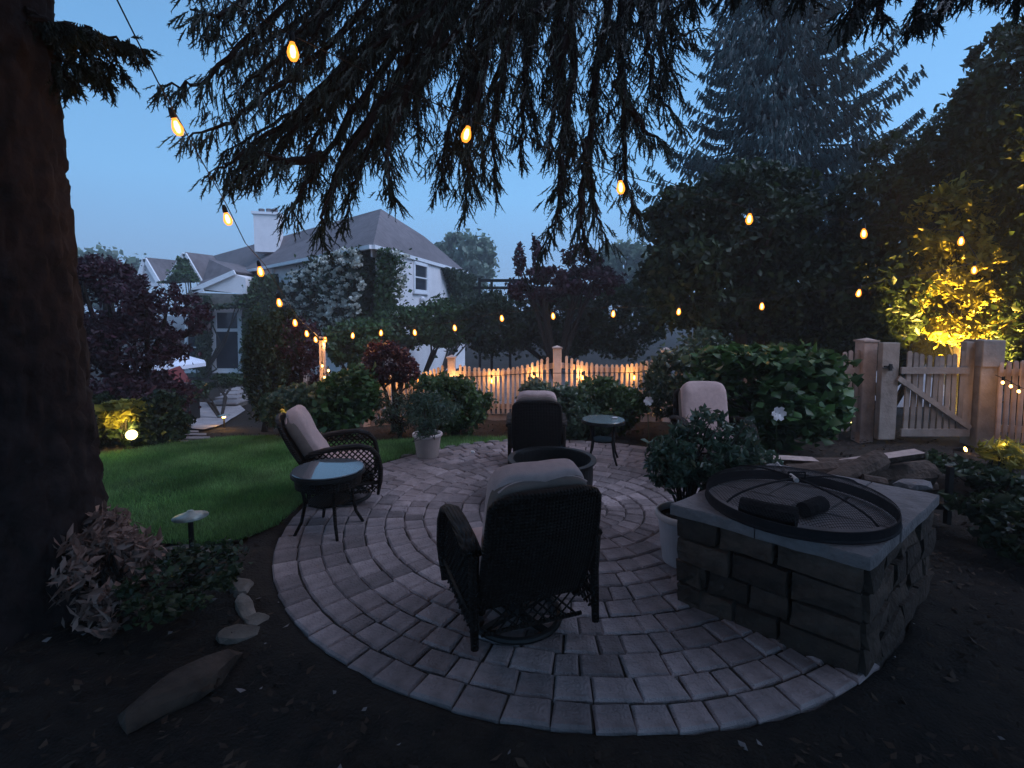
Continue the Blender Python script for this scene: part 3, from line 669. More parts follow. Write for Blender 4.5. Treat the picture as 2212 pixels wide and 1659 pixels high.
string('bulb string running from the overhead spruce limb down to the lamp pole', cab, [(P(x, y - 12 * 2.9 / D, D) , -0.35 if x < 500 else -.2) for x, y, D in Abul], 'festoon strings over the patio', rad=.004)
B1 = [(631, 105, 2.75), (1012, 285, 3.1), (1340, 400, 3.7), (1620, 470, 4.4), (1866, 502, 4.9), (2077, 518, 5.4)]
cab = [P(380, -60, 2.5)] + [P(x, y - 22 * 2.9 / D - 6, D) for x, y, D in B1] + [P(2112, 560, 5.8)]
string('large glowing bulbs strung in front of the spruce branches towards the right trees', cab, [(P(x, y - 14 * 2.9 / D, D), random.uniform(-.3, .3)) for x, y, D in B1], 'festoon strings over the patio', rad=.004)
B2 = [(2105, 578, 5.9), (1857, 628, 6.1), (1646, 657, 6.4), (1467, 669, 6.7), (1325, 674, 6.9), (1194, 679, 7.1), (1083, 684, 7.3), (981, 705, 7.5), (895, 715, 7.6), (823, 716, 7.75), (762, 722, 7.9), (703, 731, 8.0)]
cab = [P(2112, 560, 5.8)] + [P(x, y - 10, D) for x, y, D in B2] + [post_top]
string('long string of glowing bulbs along the far hedge above the fence', cab, [(P(x, y - 4, D), random.uniform(-.2, .2)) for x, y, D in B2], 'festoon strings over the patio', rad=.004)
C1 = [(1370, 812, 7.9), (1258, 813, 7.95), (1153, 813, 8.0), (1062, 819, 8.1), (979, 822, 8.2), (905, 819, 8.4), (829, 824, 8.7)]
cab = [P(1430, 800, 7.95)] + [P(x, y - 7, D) for x, y, D in C1] + [P(745, 815, 8.9)]
string('low string of bulbs hung along the front of the picket fence', cab, [(P(x, y - 3, D), 0) for x, y, D in C1], None, rad=.006, power=5.0, dy=.2)
C2 = [(696, 787, 7.8), (700, 812, 7.8), (692, 838, 7.8), (709, 797, 7.8), (706, 868, 7.8), (2166, 822, 6.3), (2184, 830, 6.25), (2201, 841, 6.2)]
string('short string of small bulbs wound down the lamp pole', [P(695, 745, 7.85)] + [P(x, y - 5, D) for x, y, D in C2[:5]], [(P(x, y, D), 0) for x, y, D in C2[:5]], None, False)
string('three small bulbs on a cord along the short fence at far right', [P(2150, 810, 6.4)] + [P(x, y - 5, D) for x, y, D in C2[5:]] + [P(2250, 850, 6.1)], [(P(x, y, D), 0) for x, y, D in C2[5:]], None, False)
pole = thing('lamp_pole', 'slim wooden pole holding the string lights at the left end of the fence', 'pole', (post_top.x, 8.05, gz(post_top.x, 8.05)))
mb = MB(); mb.box((post_top.x, 8.05, (post_top.z + .04 + pole.location.z) / 2), (.075, .075, post_top.z + .04 - pole.location.z)); mb.obj('shaft', M['picket'], pole)
mb = MB(); mb.bar((post_top.x - .08, 8.0, post_top.z), (post_top.x + .09, 8.0, post_top.z), .03, .03); mb.obj('hook_bar', M['black'], pole)

# ================================================================== GARDEN LAMPS
def stake_lamp(label, p, h, glow, cat='garden lamp', e=0.0, cap='copper'):
    t = thing('path_lamp', label, cat, p); x, y, z = p
    mb = MB(); mb.tube([(x, y, z - .05), (x, y, z + h * .8)], .018, 8); mb.obj('stake', M['black'], t)
    mb = MB(); mb.lathe([(.115, z + h * .86), (.12, z + h * .865), (.06, z + h * .93), (.03, z + h * .96), (.022, z + h * 1.0), (.0005, z + h * 1.01)], 20, (x, y, 0)); mb.lathe([(.0005, z + h * .87), (.112, z + h * .86)], 20, (x, y, 0)); mb.obj('shade', M[cap], t, smooth=True)
    if glow:
        mb = MB(); mb.lathe([(.03, z + h * .68), (.035, z + h * .86)], 10, (x, y, 0)); mb.obj('lens', M['lamp_orange'], t)
        if e: pt((x + .02, y - .12, z + h * .7), e)
    return t
p = G(415, 1196); stake_lamp('unlit metal mushroom path lamp on a dark stake at the lawn edge', p, .33, False)
p = ground_at(476, 10.4); stake_lamp('small lit path lamp glowing orange on the terrace edge', p + Vector((0, 0, .03)), .24, True, e=5); pt(P(492, 899, 9.4), 7, (1, .52, .12))
def uplight(label, p, aim, e, spot=70, col=(1, .78, .25), r=.055, col_m='lamp'):
    t = thing('spotlight', label, 'garden spotlight', p); p = Vector(p); aim = Vector(aim); d = (aim - p).normalized()
    h = p + Vector((0, 0, .12)); mb = MB(); mb.tube([p + Vector((0, 0, -.04)), h], .012, 6); mb.obj('stake', M['black'], t)
    mb = MB(); mb.tube([h - d * .07, h - d * .05, h + d * .05, h + d * .06], [r * .6, r * .9, r, r * 1.02], 12); mb.obj('housing', M['black'], t)
    mb = MB(); mb.tube([h + d * .061, h + d * .066], r * .85, 12); mb.obj('lens', M[col_m], t)
    l = bpy.data.lights.new('uplight_beam', 'SPOT'); l.energy = e; l.color = col; l.spot_size = R_(spot); l.spot_blend = .5; l.shadow_soft_size = .04
    o = bpy.data.objects.new('uplight_beam', l); COL.objects.link(o); o.location = h + d * .09; o.rotation_euler = (-d).to_track_quat('Z', 'Y').to_euler()
    return t
p = ground_at(272, 6.5); p.z = P(272, 938, 6.5).z - .12
uplight('bright round spotlight facing the lawn below lit maple leaves at left', p, (p.x + 2.2, p.y - 2.9, p.z + .28), 2.0, 100, r=.078)
pt(P(266, 921, 6.55), 12, (1, .72, .18), .05)
p = ground_at(2085, 7.35); uplight('spotlight hidden behind the gate shining up into the yellow lit magnolia', p, P(2085, 460, 7.9), 4200, 70, (1, .58, .11))
pt(P(2082, 757, 7.4), 2.5, (1, .74, .2), .05)
p = ground_at(1400, 8.75); uplight('spotlight at the foot of the fence behind the pickets', p, p + Vector((.1, -.5, .4)), 30, 110); pt(P(1397, 893, 8.6), 22, (1, .72, .15))
p = ground_at(1852, 7.25); uplight('small spotlight glowing at the foot of the fence left of the gate', p, p + Vector((0, -.3, .5)), 1.5, 120, (1, .5, .12)); pt(P(1860, 925, 7.0), 2.5, (1, .42, .08))
p = ground_at(2090, 6.5); p.z = P(2090, 975, 6.5).z - .1; uplight('small lamp with orange glow on the ground before the gate hinge', p, p + Vector((.3, -.7, .3)), .4, 100, (1, .5, .12), .035, 'lamp_orange')
pt(P(2178, 965, 4.95), 3.5, (1, .7, .15)); pt(P(617, 893, 7.1), 2.0, (1, .5, .1)); pt(P(560, 905, 7.6), .8, (1, .45, .15))

# ================================================================== TREES AND PLANTS
# --- the big spruce: trunk at left, limbs reaching over the patio
TB = Vector((-3.15, 3.0, 0)); spruce = thing('spruce_tree', 'huge old spruce with thick trunk at left and drooping branches over the patio', 'tree', TB)
mb = MB(); pts, rad = [], []
NZ, NT = 210, 120
tz = np.linspace(-.1, 10.2, NZ); tt = np.linspace(0, 2 * np.pi, NT, endpoint=False); TT, ZZ = np.meshgrid(tt, tz)
RR = .40 + .10 * np.exp(-np.maximum(ZZ, 0) / .25) + .13 * np.exp(-np.maximum(ZZ, 0) / 1.1) - .004 * ZZ
def trunk_c(z): return .02 * np.sin(z * 1.3) - .03
sd = np.stack([rng.uniform(-1.8, 1.8, 1500), rng.uniform(-.3, 10.3, 1500)], 1); q_ = np.stack([((TT + np.pi) % (2 * np.pi) - np.pi) * .55, ZZ], -1).reshape(-1, 2)
F1 = np.empty(len(q_))
for a0 in range(0, len(q_), 4000):
    dd = np.sqrt(((q_[a0:a0 + 4000, None, 0] - sd[None, :, 0]) * 1.7) ** 2 + ((q_[a0:a0 + 4000, None, 1] - sd[None, :, 1]) * .85) ** 2); dd.partition(1, axis=1); F1[a0:a0 + 4000] = dd[:, 1] - dd[:, 0]
dv = .042 * np.clip(F1.reshape(ZZ.shape) / .06, 0, 1) + rng.normal(size=ZZ.shape) * .004 + .04 * np.exp(-np.maximum(ZZ, 0) / .3) * np.sin(TT * 5 + 1)
RD = RR + dv; V = np.stack([TB.x + trunk_c(ZZ) + np.cos(TT) * RD, TB.y + np.sin(TT) * RD, ZZ], -1).reshape(-1, 3)
ii = np.arange(NZ * NT).reshape(NZ, NT); i2 = np.roll(ii, -1, 1); Fq = np.stack([ii[:-1], i2[:-1], i2[1:], ii[1:]], -1).reshape(-1, 4)
np_obj('trunk', V, Fq, M['bark'], spruce, smooth=True)
def tassel(p, L_, w, dirv, n_=11):
    """hanging spruce twig: a stem with two ranks of needles; returns V, F"""
    p = np.array(p); d = np.array(dirv, float); d /= np.linalg.norm(d)
    s = np.cross(d, rand_dirs(1)[0]); s /= np.linalg.norm(s); q = np.cross(d, s)
    V, Fa = [], []
    bend = rng.normal(size=3) * .12; bend[2] = -abs(bend[2])
    def at(u): return p + d * L_ * u + bend * L_ * u * u
    for ax in (s, q):
        b = len(V); V += [at(0) - ax * w * .18, at(0) + ax * w * .18, at(.55) + ax * w * .42, at(.55) - ax * w * .42, at(1) + ax * .002, at(1) - ax * .002]
        Fa += [(b, b + 1, b + 2), (b, b + 2, b + 3), (b + 3, b + 2, b + 4), (b + 3, b + 4, b + 5)]
    for k_ in range(n_):
        u = (k_ + .5) / n_; c = at(u); ax = [s, -s, q, -q][k_ % 4] * (w * (1.15 - .4 * abs(u - .5))); b = len(V)
        V += [c - d * .008, c + d * .010, c + ax + d * .028]; Fa += [(b, b + 1, b + 2)]
    return np.array(V), np.array(Fa)
TV = []
def spray(p, out, L_, nt_, tl, w=.017, hang=.9):
    """a branchlet running along 'out' with hanging twigs like a comb"""
    out = Vector(out).normalized(); p = Vector(p)
    for k_ in range(nt_):
        u = (k_ + .3) / nt_; c = p + out * L_ * u + Vector((0, 0, -.25 * L_ * u * u))
        d = Vector((out.x * .35 + rng.normal() * .28, out.y * .35 + rng.normal() * .28, -hang + rng.normal() * .15))
        if k_ == nt_ - 1: d = out * .8 + Vector((0, 0, -.5))
        TV.append(tassel(c, tl * rng.uniform(.6, 1.25) * (1 - .35 * u), w * rng.uniform(.8, 1.2), d))
limbs = MB()
def limb(px_pts, r0=.05, r1=.008, dens=18, reach=.34, tl=.19, up=1.0):
    """a limb measured in the view as (px, py, D); sprays hang all along it"""
    pts = [P(*q) for q in px_pts]; fine = []
    for i in range(len(pts) - 1):
        for s in range(6): fine.append(pts[i].lerp(pts[i + 1], s / 6) + Vector(rng.normal(size=3) * .012))
    fine.append(pts[-1]); m_ = len(fine); limbs.tube(fine, [r0 + (r1 - r0) * i / (m_ - 1) for i in range(m_)], 6, cap=False)
    for i in range(m_ - 1):
        seg = fine[i + 1] - fine[i]; n_ = max(1, int(seg.length * dens + rng.uniform(0, 1))); f_ = 1 - .55 * i / m_
        for _ in range(n_):
            c = fine[i].lerp(fine[i + 1], rng.uniform()); t = seg.normalized(); a = rng.uniform(-1.2, 1.2); side = Vector((t.y, -t.x, 0)).normalized() * (1 if rng.uniform() < .5 else -1) if abs(t.z) < .93 else Vector(rand_dirs(1)[0])
            o_ = (t * math.cos(a) + side * abs(math.sin(a)) * 1.1 + Vector((0, 0, rng.uniform(-.55, .15))))
            spray(c, o_, reach * f_ * rng.uniform(.5, 1.2), 6, tl)
# limbs whose tips make the lower outline of the canopy
L1 = [
 [(1250, -500, 4.6), (820, -200, 4.7), (560, 60, 4.6), (430, 185, 4.5), (345, 185, 4.4)],
 [(1250, -400, 5.0), (900, -90, 5.0), (650, 150, 4.8), (500, 260, 4.6), (405, 300, 4.5)],
 [(950, -250, 4.6), (640, -80, 4.5), (480, 40, 4.4), (410, 20, 4.3)],
 [(1150, -300, 5.2), (850, 60, 5.2), (620, 260, 5.0), (500, 350, 4.8), (470, 370, 4.7)],
 [(1000, -200, 5.0), (780, 120, 5.1), (620, 300, 5.0), (545, 400, 4.9)],
 [(1000, -150, 5.4), (820, 160, 5.3), (700, 330, 5.1), (640, 430, 5.0), (622, 455, 5.0)],
 [(1000, -100, 5.0), (840, 200, 5.0), (740, 360, 4.9), (700, 460, 4.8), (688, 515, 4.8)],
 [(1020, -100, 5.3), (880, 180, 5.2), (790, 330, 5.0), (762, 420, 5.0), (745, 470, 5.0)],
 [(1020, -100, 4.7), (900, 160, 4.8), (840, 300, 4.8), (838, 380, 4.7), (850, 425, 4.7)],
 [(700, 340, 5.0), (620, 350, 4.9), (560, 330, 4.8), (500, 400, 4.8)],
 [(1050, -100, 5.2), (940, 100, 5.2), (900, 220, 5.2), (905, 300, 5.1)],
 [(1100, -150, 5.5), (1010, 120, 5.5), (965, 300, 5.3), (945, 410, 5.2)],
 [(1120, -150, 5.0), (1050, 130, 5.1), (1010, 330, 5.0), (1003, 455, 5.0)],
 [(1150, -150, 5.2), (1090, 120, 5.2), (1065, 280, 5.2), (1070, 400, 5.1)],
 [(1180, -150, 5.6), (1150, 60, 5.6), (1130, 210, 5.5), (1125, 335, 5.4)],
 [(1250, -150, 5.0), (1215, 120, 5.0), (1195, 250, 5.0), (1190, 340, 4.9)],
 [(1250, -150, 5.3), (1235, 150, 5.2), (1215, 330, 5.1), (1205, 460, 5.0), (1168, 540, 5.0)],
 [(1330, -150, 5.3), (1290, 150, 5.3), (1270, 330, 5.2), (1280, 440, 5.2), (1310, 520, 5.1)],
 [(1270, 300, 5.2), (1260, 400, 5.1), (1255, 470, 5.0), (1262, 530, 5.0)],
 [(1350, -150, 5.5), (1340, 100, 5.4), (1350, 270, 5.3), (1350, 400, 5.3), (1382, 480, 5.2)],
 [(1330, 180, 5.2), (1370, 250, 5.1), (1400, 290, 5.1), (1425, 300, 5.1)],
 [(1400, -150, 5.2), (1390, 50, 5.2), (1410, 180, 5.2), (1465, 255, 5.1)],
 [(1450, -200, 5.2), (1440, 0, 5.2), (1455, 90, 5.2), (1510, 60, 5.2)],
 [(1430, -180, 5.6), (1410, 20, 5.6), (1430, 130, 5.5), (1470, 190, 5.5)],
 [(1500, -300, 5.0), (1430, -100, 5.0), (1350, 30, 5.0), (1300, 120, 5.0)],
 [(1000, -300, 4.9), (820, -100, 4.9), (700, 40, 4.8), (640, 140, 4.8)],
 [(900, -300, 5.2), (760, -60, 5.1), (600, 130, 5.0), (520, 190, 4.9)],
 [(1000, -120, 4.8), (930, 20, 4.8), (800, 110, 4.8), (700, 230, 4.8)],
 [(1200, -200, 4.8), (1050, 10, 4.8), (930, 130, 4.8), (830, 250, 4.8)],
 [(1300, -120, 5.4), (1180, 20, 5.4), (1080, 60, 5.3), (980, 140, 5.2)],
]
for l in L1: limb(l)
for l in L1[3:9] + L1[11:17] + L1[23:]:
    limb([(x + rng.uniform(-40, 40), y - rng.uniform(10, 60), D + .5) for x, y, D in l[:4]], dens=16)
canopy_px = [(420, -60), (430, 60), (500, 120), (430, 200), (440, 260), (520, 330), (570, 380), (650, 400), (700, 480), (740, 420), (800, 350), (850, 400), (880, 270), (940, 360), (1010, 420), (1070, 370), (1120, 290), (1180, 290), (1210, 430), (1260, 460), (1320, 470), (1360, 420), (1370, 260), (1430, 210), (1450, 130), (1480, 60), (1490, -60)]
n = 2400; ix, iy = rng.uniform(400, 1510, n), rng.uniform(-60, 500, n); kk = inpoly(ix, iy, canopy_px) & (rng.uniform(size=n) > np.clip((iy - 120) / 520, 0, .75)) & ((np.sin(ix / 43) * np.sin(iy / 61 + ix / 90) + rng.normal(size=n) * .5) > -.75)
for x, y in zip(ix[kk], iy[kk]): spray(P(x, y, rng.uniform(4.7, 6.3)), (rng.normal(), rng.normal(), -.2), .22, 4, .19)
# strip along the top right and the sprig right of the trunk
for x0, x1, yd in ((1560, 1500, 30), (1640, 1600, 12), (1720, 1660, 0), (1800, 1740, 15), (1880, 1850, 70), (1950, 1905, 60), (2010, 1990, 75), (2100, 2060, 30), (2180, 2130, 10), (2260, 2200, 20)):
    limb([(x0 + 160, -330, 3.9), (x0 + 40, -120, 3.8), (x1, yd - 70, 3.7), (x1 - 10, yd - 30, 3.6)], .03, .006, 24, .25, .16)
for l in ([(60, 20, 3.0), (140, 62, 3.2), (210, 75, 3.3), (270, 92, 3.4), (314, 110, 3.5)], [(60, 60, 3.1), (140, 90, 3.2), (200, 120, 3.3), (262, 150, 3.4)], [(60, 90, 3.1), (130, 130, 3.2), (200, 150, 3.3), (230, 172, 3.4)], [(90, 120, 3.1), (130, 150, 3.2), (150, 185, 3.2)], [(60, 40, 2.9), (150, 55, 3.0), (200, 60, 3.1)]):
    limb(l, .02, .004, 34, .16, .10)
# limb over the camera that carries the left string, and limbs of the added crown above and behind
limbs.tube([TB + Vector((.1, 0, 5.0)), (-2.2, 2.4, 4.2), (-1.65, 1.75, 3.45), (-.8, .4, 3.3)], [.1, .06, .04, .02], 8)
for a_ in np.linspace(-2.9, 1.4, 26):
    b_ = TB + Vector((0, 0, rng.uniform(4.8, 8.5))); e_ = b_ + Vector((math.cos(a_) * rng.uniform(4, 7.5), math.sin(a_) * rng.uniform(4, 7), rng.uniform(-1.6, .2)))
    if e_.y > 3.4: e_.z = max(e_.z, 7.2)
    limbs.tube([b_, b_.lerp(e_, .5) + Vector((0, 0, .3)), e_], [.09, .05, .015], 6, cap=False)
limbs.obj('limb', M['bark'], spruce)
V, Fa = join(TV); f = np_obj('foliage', V, Fa, M['needle'], spruce); f['kind'] = 'stuff'
# unseen high crown added over the viewpoint to shade the near half of the patio
n = 62000; cpt = np.stack([rng.uniform(-7.5, 7.5, n), rng.uniform(-7, 2.4, n), rng.uniform(0, 1, n)], 1)
cpt[:, 2] = 4.3 + 3.8 * cpt[:, 2] + .25 * np.maximum(cpt[:, 1], 0)
cl = (np.sin(cpt[:, 0] * 2.1) * np.sin(cpt[:, 1] * 1.9 + 1) + rng.normal(size=n) * .5) > -.35
V, Fa = leaf_arrays(cpt[cl], .36, .11, 0, .6); f = np_obj('foliage', V, Fa, M['needle'], spruce); f['kind'] = 'stuff'

# --- tall conifer at right
def conifer(label, bx, D, H_, zb, rmax, nwh=24, m='needle_blue', name='conifer_tree'):
    b = ground_at(bx, D); t = thing(name, label, 'tree', b); tr = MB(); tr.tube([b, b + Vector((.05, 0, H_ * .5)), b + Vector((0, 0, H_))], [.28, .18, .03], 8); br = MB(); parts = []
    for k_ in range(nwh):
        z = zb + (H_ - zb) * (k_ / nwh) ** 1.0; rr = rmax * (1 - (z / H_)) ** .72 * (.62 + .38 * min(1, (z - zb) / 2.5 + .5))
        for q in range(9):
            a_ = q * 2 * math.pi / 9 + k_ * .7 + rng.uniform(-.25, .25); L_ = rr * rng.uniform(.75, 1.15); d = np.array([math.cos(a_), math.sin(a_), 0])
            o0 = np.array(b) + [0, 0, z + rng.uniform(-.1, .1)]
            def at(u): return o0 + d * L_ * u + np.array([0, 0, L_ * (-.42 * u + .50 * u * u * u)])
            br.tube([Vector(at(u)) for u in (0, .3, .6, .85, 1)], [.04, .03, .02, .012, .006], 4, cap=False)
            n_ = int(48 * L_ + 20)
            for _ in range(n_):
                u = rng.uniform(.12, 1) ** .8; c = at(u) + np.cross(d, [0, 0, 1]) * rng.normal() * .16 * (1.2 - u * .6) * L_ * .5
                parts.append(tassel(c, rng.uniform(.16, .38) * (1.15 - .5 * u), .06, (d[0] * .5 + rng.normal() * .2, d[1] * .5 + rng.normal() * .2, -.9), 3))
    tr.obj('trunk', M['bark'], t, smooth=True); br.obj('limb', M['bark'], t)
    V, Fa = join(parts); f = np_obj('foliage', V, Fa, M[m], t); f['kind'] = 'stuff'; return t
conifer('tall blue green conifer with upswept tiers behind the fence at right', 1665, 14.0, 14.5, 3.4, 4.6)

# --- hazy trees far beyond
plant('round_tree', 'pale hazy tree rising right of the white house gable', 'tree', ground_at(1000, 48), [bl(1000, 565, 72, 60, 48, 3.5, 3800, clusters=70, spread=.2)], .55, .45, 'leaf_hazed', .3)
plant('round_tree', 'pale hazy tree far beyond the purple plum at centre right', 'tree', ground_at(1350, 46), [bl(1352, 575, 55, 50, 46, 3, 3000), bl(1410, 600, 40, 50, 46, 3, 2200)], .5, .4, 'leaf_hazed', .3)
plant('round_tree', 'pale hazy treetop behind the spruce trunk at far left', 'tree', ground_at(220, 44), [bl(225, 600, 66, 55, 44, 3, 3200)], .5, .4, 'leaf_hazed', .3)

# --- hedge across the driveway
def hedge(label, blobs, base, m, L_=.13, W_=.09, name='hedge', cat='hedge'):
    return plant(name, label, cat, base, blobs, L_, W_, m, .045, stems=9)
hedge('light green hedge below the white gable wall across the driveway', [bl(860, 705, 75, 44, 15.5, 1.3, 7000, clusters=120), bl(960, 700, 70, 48, 16, 1.3, 7000, clusters=120)], ground_at(900, 16), 'leaf_mid')
hedge('dark tall hedge across the driveway behind the fence middle', [bl(1080, 700, 80, 66, 16, 1.4, 8000, clusters=120), bl(1210, 695, 90, 72, 16, 1.5, 9500, clusters=140), bl(1340, 692, 85, 74, 15.5, 1.5, 8500, clusters=140)], ground_at(1200, 16.2), 'leaf_dark')
plant('shrub', 'green shrub between the lamp pole and the light green hedge', 'shrub', ground_at(760, 11.5), [bl(755, 745, 55, 45, 11.5, .7, 4500), bl(790, 715, 50, 30, 12, .7, 3000)], .10, .07, 'leaf_mid', .04)
plant('plum_tree', 'purple leaved plum with thin upright shoots above the dark hedge', 'tree', ground_at(1200, 13.5), [bl(1170, 615, 80, 36, 13.5, 1, 3200, clusters=70, spread=.15), bl(1275, 608, 65, 30, 13.5, 1, 2200, clusters=70, spread=.18), bl(1122, 560, 12, 32, 13.4, .2, 240), bl(1158, 545, 9, 36, 13.4, .2, 200), bl(1260, 560, 40, 30, 13.6, .5, 700, clusters=40)], .14, .08, 'leaf_purple', .06)
plant('maple_shrub', 'low purple leaved maple hanging over the fence post', 'shrub', ground_at(850, 7.9), [bl(838, 782, 52, 44, 7.9, .45, 4200, clusters=60), bl(880, 800, 24, 30, 8.0, .3, 1200)], .06, .035, 'leaf_purple', .035)

# --- big dark trees at right
plant('deciduous_tree', 'dark round leafy tree in front of the tall conifer base', 'tree', ground_at(1600, 9.8),
      [bl(1610, 480, 130, 120, 9.8, 1.2, 13000, clusters=150, spread=.16), bl(1500, 600, 105, 110, 9.6, 1.1, 10000, clusters=130), bl(1480, 470, 70, 60, 9.7, .8, 3800, clusters=60), bl(1700, 620, 120, 120, 9.6, 1.2, 10000, clusters=120)], .12, .08, 'leaf_dark', .14)
plant('deciduous_tree', 'dark thin leaved tree between the conifer and the tall right hedge', 'tree', ground_at(1850, 9.0),
      [bl(1850, 620, 110, 130, 9.0, 1.1, 10000, clusters=120), bl(1880, 440, 75, 80, 9.0, .8, 3600, clusters=90, spread=.14), bl(1930, 350, 45, 60, 9, .6, 1300, clusters=50, spread=.14)], .13, .06, 'leaf_dark', .10)
plant('tall_hedge', 'towering dark evergreen hedge filling the right edge behind the gate', 'hedge', ground_at(2250, 7.6),
      [(Vector((5.6, 1.2, 2.7)), (1.0, 1.5, 2.9), 6500, {'clusters': 140}), (Vector((5.3, -1.2, 2.7)), (1.0, 1.8, 2.9), 5500, {'clusters': 120}), bl(2240, 330, 150, 260, 7.6, 1.2, 26000, clusters=260, spread=.12), bl(2090, 420, 110, 190, 9.6, 1.0, 13000, clusters=160, spread=.13), bl(2230, 640, 90, 200, 7.4, .8, 12000, clusters=140), bl(2030, 400, 80, 120, 9.6, .7, 4500, clusters=90, spread=.14), bl(2180, 180, 70, 120, 8.8, .8, 5000, clusters=90, spread=.14)], .11, .06, 'leaf_dark', .14)  # first two masses are out of view, added to shade the near patio
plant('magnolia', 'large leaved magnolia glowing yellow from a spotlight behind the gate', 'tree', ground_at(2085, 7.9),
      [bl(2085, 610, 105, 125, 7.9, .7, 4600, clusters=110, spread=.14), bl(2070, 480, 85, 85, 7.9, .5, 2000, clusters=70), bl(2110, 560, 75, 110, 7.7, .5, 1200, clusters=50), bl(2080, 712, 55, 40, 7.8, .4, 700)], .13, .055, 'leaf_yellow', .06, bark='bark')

plant('shrub', 'dark shrubs crowding behind the gate and the fence beside it', 'shrub', ground_at(1930, 8.8), [bl(1840, 740, 70, 60, 8.8, .5, 3600), bl(1950, 735, 75, 70, 8.9, .5, 4200), bl(2030, 700, 50, 80, 9.2, .5, 3200), bl(1570, 715, 60, 50, 10.2, .5, 3000), bl(1700, 730, 70, 45, 9.8, .5, 3000)], .10, .06, 'leaf_dark', .04)
# --- left group
plant('japanese_maple', 'broad dark purple maple beside the spruce trunk hiding the terrace', 'tree', ground_at(250, 8.8),
      [bl(225, 640, 85, 85, 8.8, 1.0, 6500, clusters=90, spread=.17), bl(365, 675, 66, 60, 8.8, .9, 3200, clusters=60, spread=.16), bl(275, 745, 120, 60, 8.6, .8, 5500, clusters=90), bl(270, 860, 115, 60, 8.2, .8, 7000, clusters=90), bl(210, 590, 50, 38, 9, .6, 1900, clusters=50)], .085, .04, 'leaf_purple', .09)
plant('shrub', 'dark low shrubs under the maple along the lawn edge', 'shrub', ground_at(330, 7.5), [bl(205, 915, 60, 55, 7.0, .5, 3200), bl(345, 905, 50, 50, 7.2, .5, 3400), bl(250, 930, 90, 36, 7.0, .4, 3000), bl(330, 945, 70, 16, 6.9, .3, 1500)], .08, .05, 'leaf_dark', .03)
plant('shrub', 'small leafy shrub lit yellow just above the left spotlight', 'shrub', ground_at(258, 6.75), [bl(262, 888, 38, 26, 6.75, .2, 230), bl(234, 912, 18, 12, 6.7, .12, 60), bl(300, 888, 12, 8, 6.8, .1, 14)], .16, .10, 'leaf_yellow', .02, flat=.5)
plant('columnar_yew', 'tall dark columnar evergreen standing before the entry of the house', 'tree', ground_at(572, 8.9),
      [bl(578, 790, 46, 115, 8.9, .5, 13000, clusters=160, spread=.14), bl(612, 735, 40, 70, 9.2, .5, 5000, clusters=90)], .07, .03, 'leaf_dark', .07)
plant('maple_shrub', 'dark reddish shrub left of the lamp pole', 'shrub', ground_at(650, 9.2), [bl(645, 745, 48, 55, 9.2, .5, 2400, clusters=60), bl(665, 810, 38, 50, 9.2, .4, 1200, clusters=40)], .07, .04, 'leaf_purple', .035)
plant('boxwood', 'clipped dark boxwood beside the steps below the glazed door', 'shrub', ground_at(470, 12.0), [bl(430, 842, 22, 20, 12, .25, 1300), bl(490, 822, 34, 16, 13.5, .3, 1600)], .07, .05, 'leaf_dark', .03)
plant('shrub', 'dark green shrub right of the columnar evergreen behind the left chair', 'shrub', ground_at(630, 7.4), [bl(612, 880, 38, 38, 7.5, .4, 2400), bl(655, 872, 40, 42, 7.4, .4, 2600)], .07, .05, 'leaf_grey', .03)
plant('hydrangea', 'bright green hydrangea at the foot of the lamp pole', 'shrub', ground_at(745, 7.3), [bl(755, 845, 58, 46, 7.3, .45, 2600, clusters=60), bl(735, 880, 70, 50, 7.2, .5, 3000)], .10, .075, 'leaf_green', .03, flat=.4)
plant('shrub', 'wispy grey green shrub between the hydrangea and the tan pot', 'shrub', ground_at(860, 7.2), [bl(860, 890, 55, 42, 7.3, .4, 1700, clusters=50)], .07, .02, 'leaf_grey', .02)
plant('boxwood', 'dark rounded shrub behind the tan pot', 'shrub', ground_at(985, 7.2), [bl(985, 875, 68, 55, 7.3, .5, 6500, clusters=80), bl(940, 850, 50, 40, 7.4, .4, 2400)], .07, .05, 'leaf_mid', .04)
plant('shrub', 'grey green leafy shrub in front of the tallest fence post', 'shrub', ground_at(1200, 7.3), [bl(1180, 870, 55, 52, 7.4, .45, 3000), bl(1250, 900, 60, 50, 7.2, .5, 3200)], .085, .05, 'leaf_grey', .03)
plant('boxwood', 'bright topped green shrub behind the small glass table', 'shrub', ground_at(1300, 7.2), [bl(1308, 872, 78, 56, 7.3, .5, 6200, clusters=80)], .07, .05, 'leaf_mid', .04)
plant('shrub', 'loose shrub with a white rose left of the big hydrangea', 'shrub', ground_at(1460, 7.1), [bl(1455, 830, 55, 75, 7.2, .5, 3400, clusters=70), bl(1520, 760, 50, 45, 7.6, .5, 1800)], .085, .045, 'leaf_grey', .03)
plant('hydrangea', 'large broad leaved hydrangea bush beside the gate fence', 'shrub', ground_at(1660, 6.4),
      [bl(1650, 850, 150, 100, 6.3, .8, 3800, clusters=110, spread=.2), bl(1650, 775, 135, 30, 6.2, .6, 1300, clusters=60), bl(1740, 850, 80, 85, 6.4, .6, 1900)], .13, .105, 'leaf_green', .04, flat=.55)
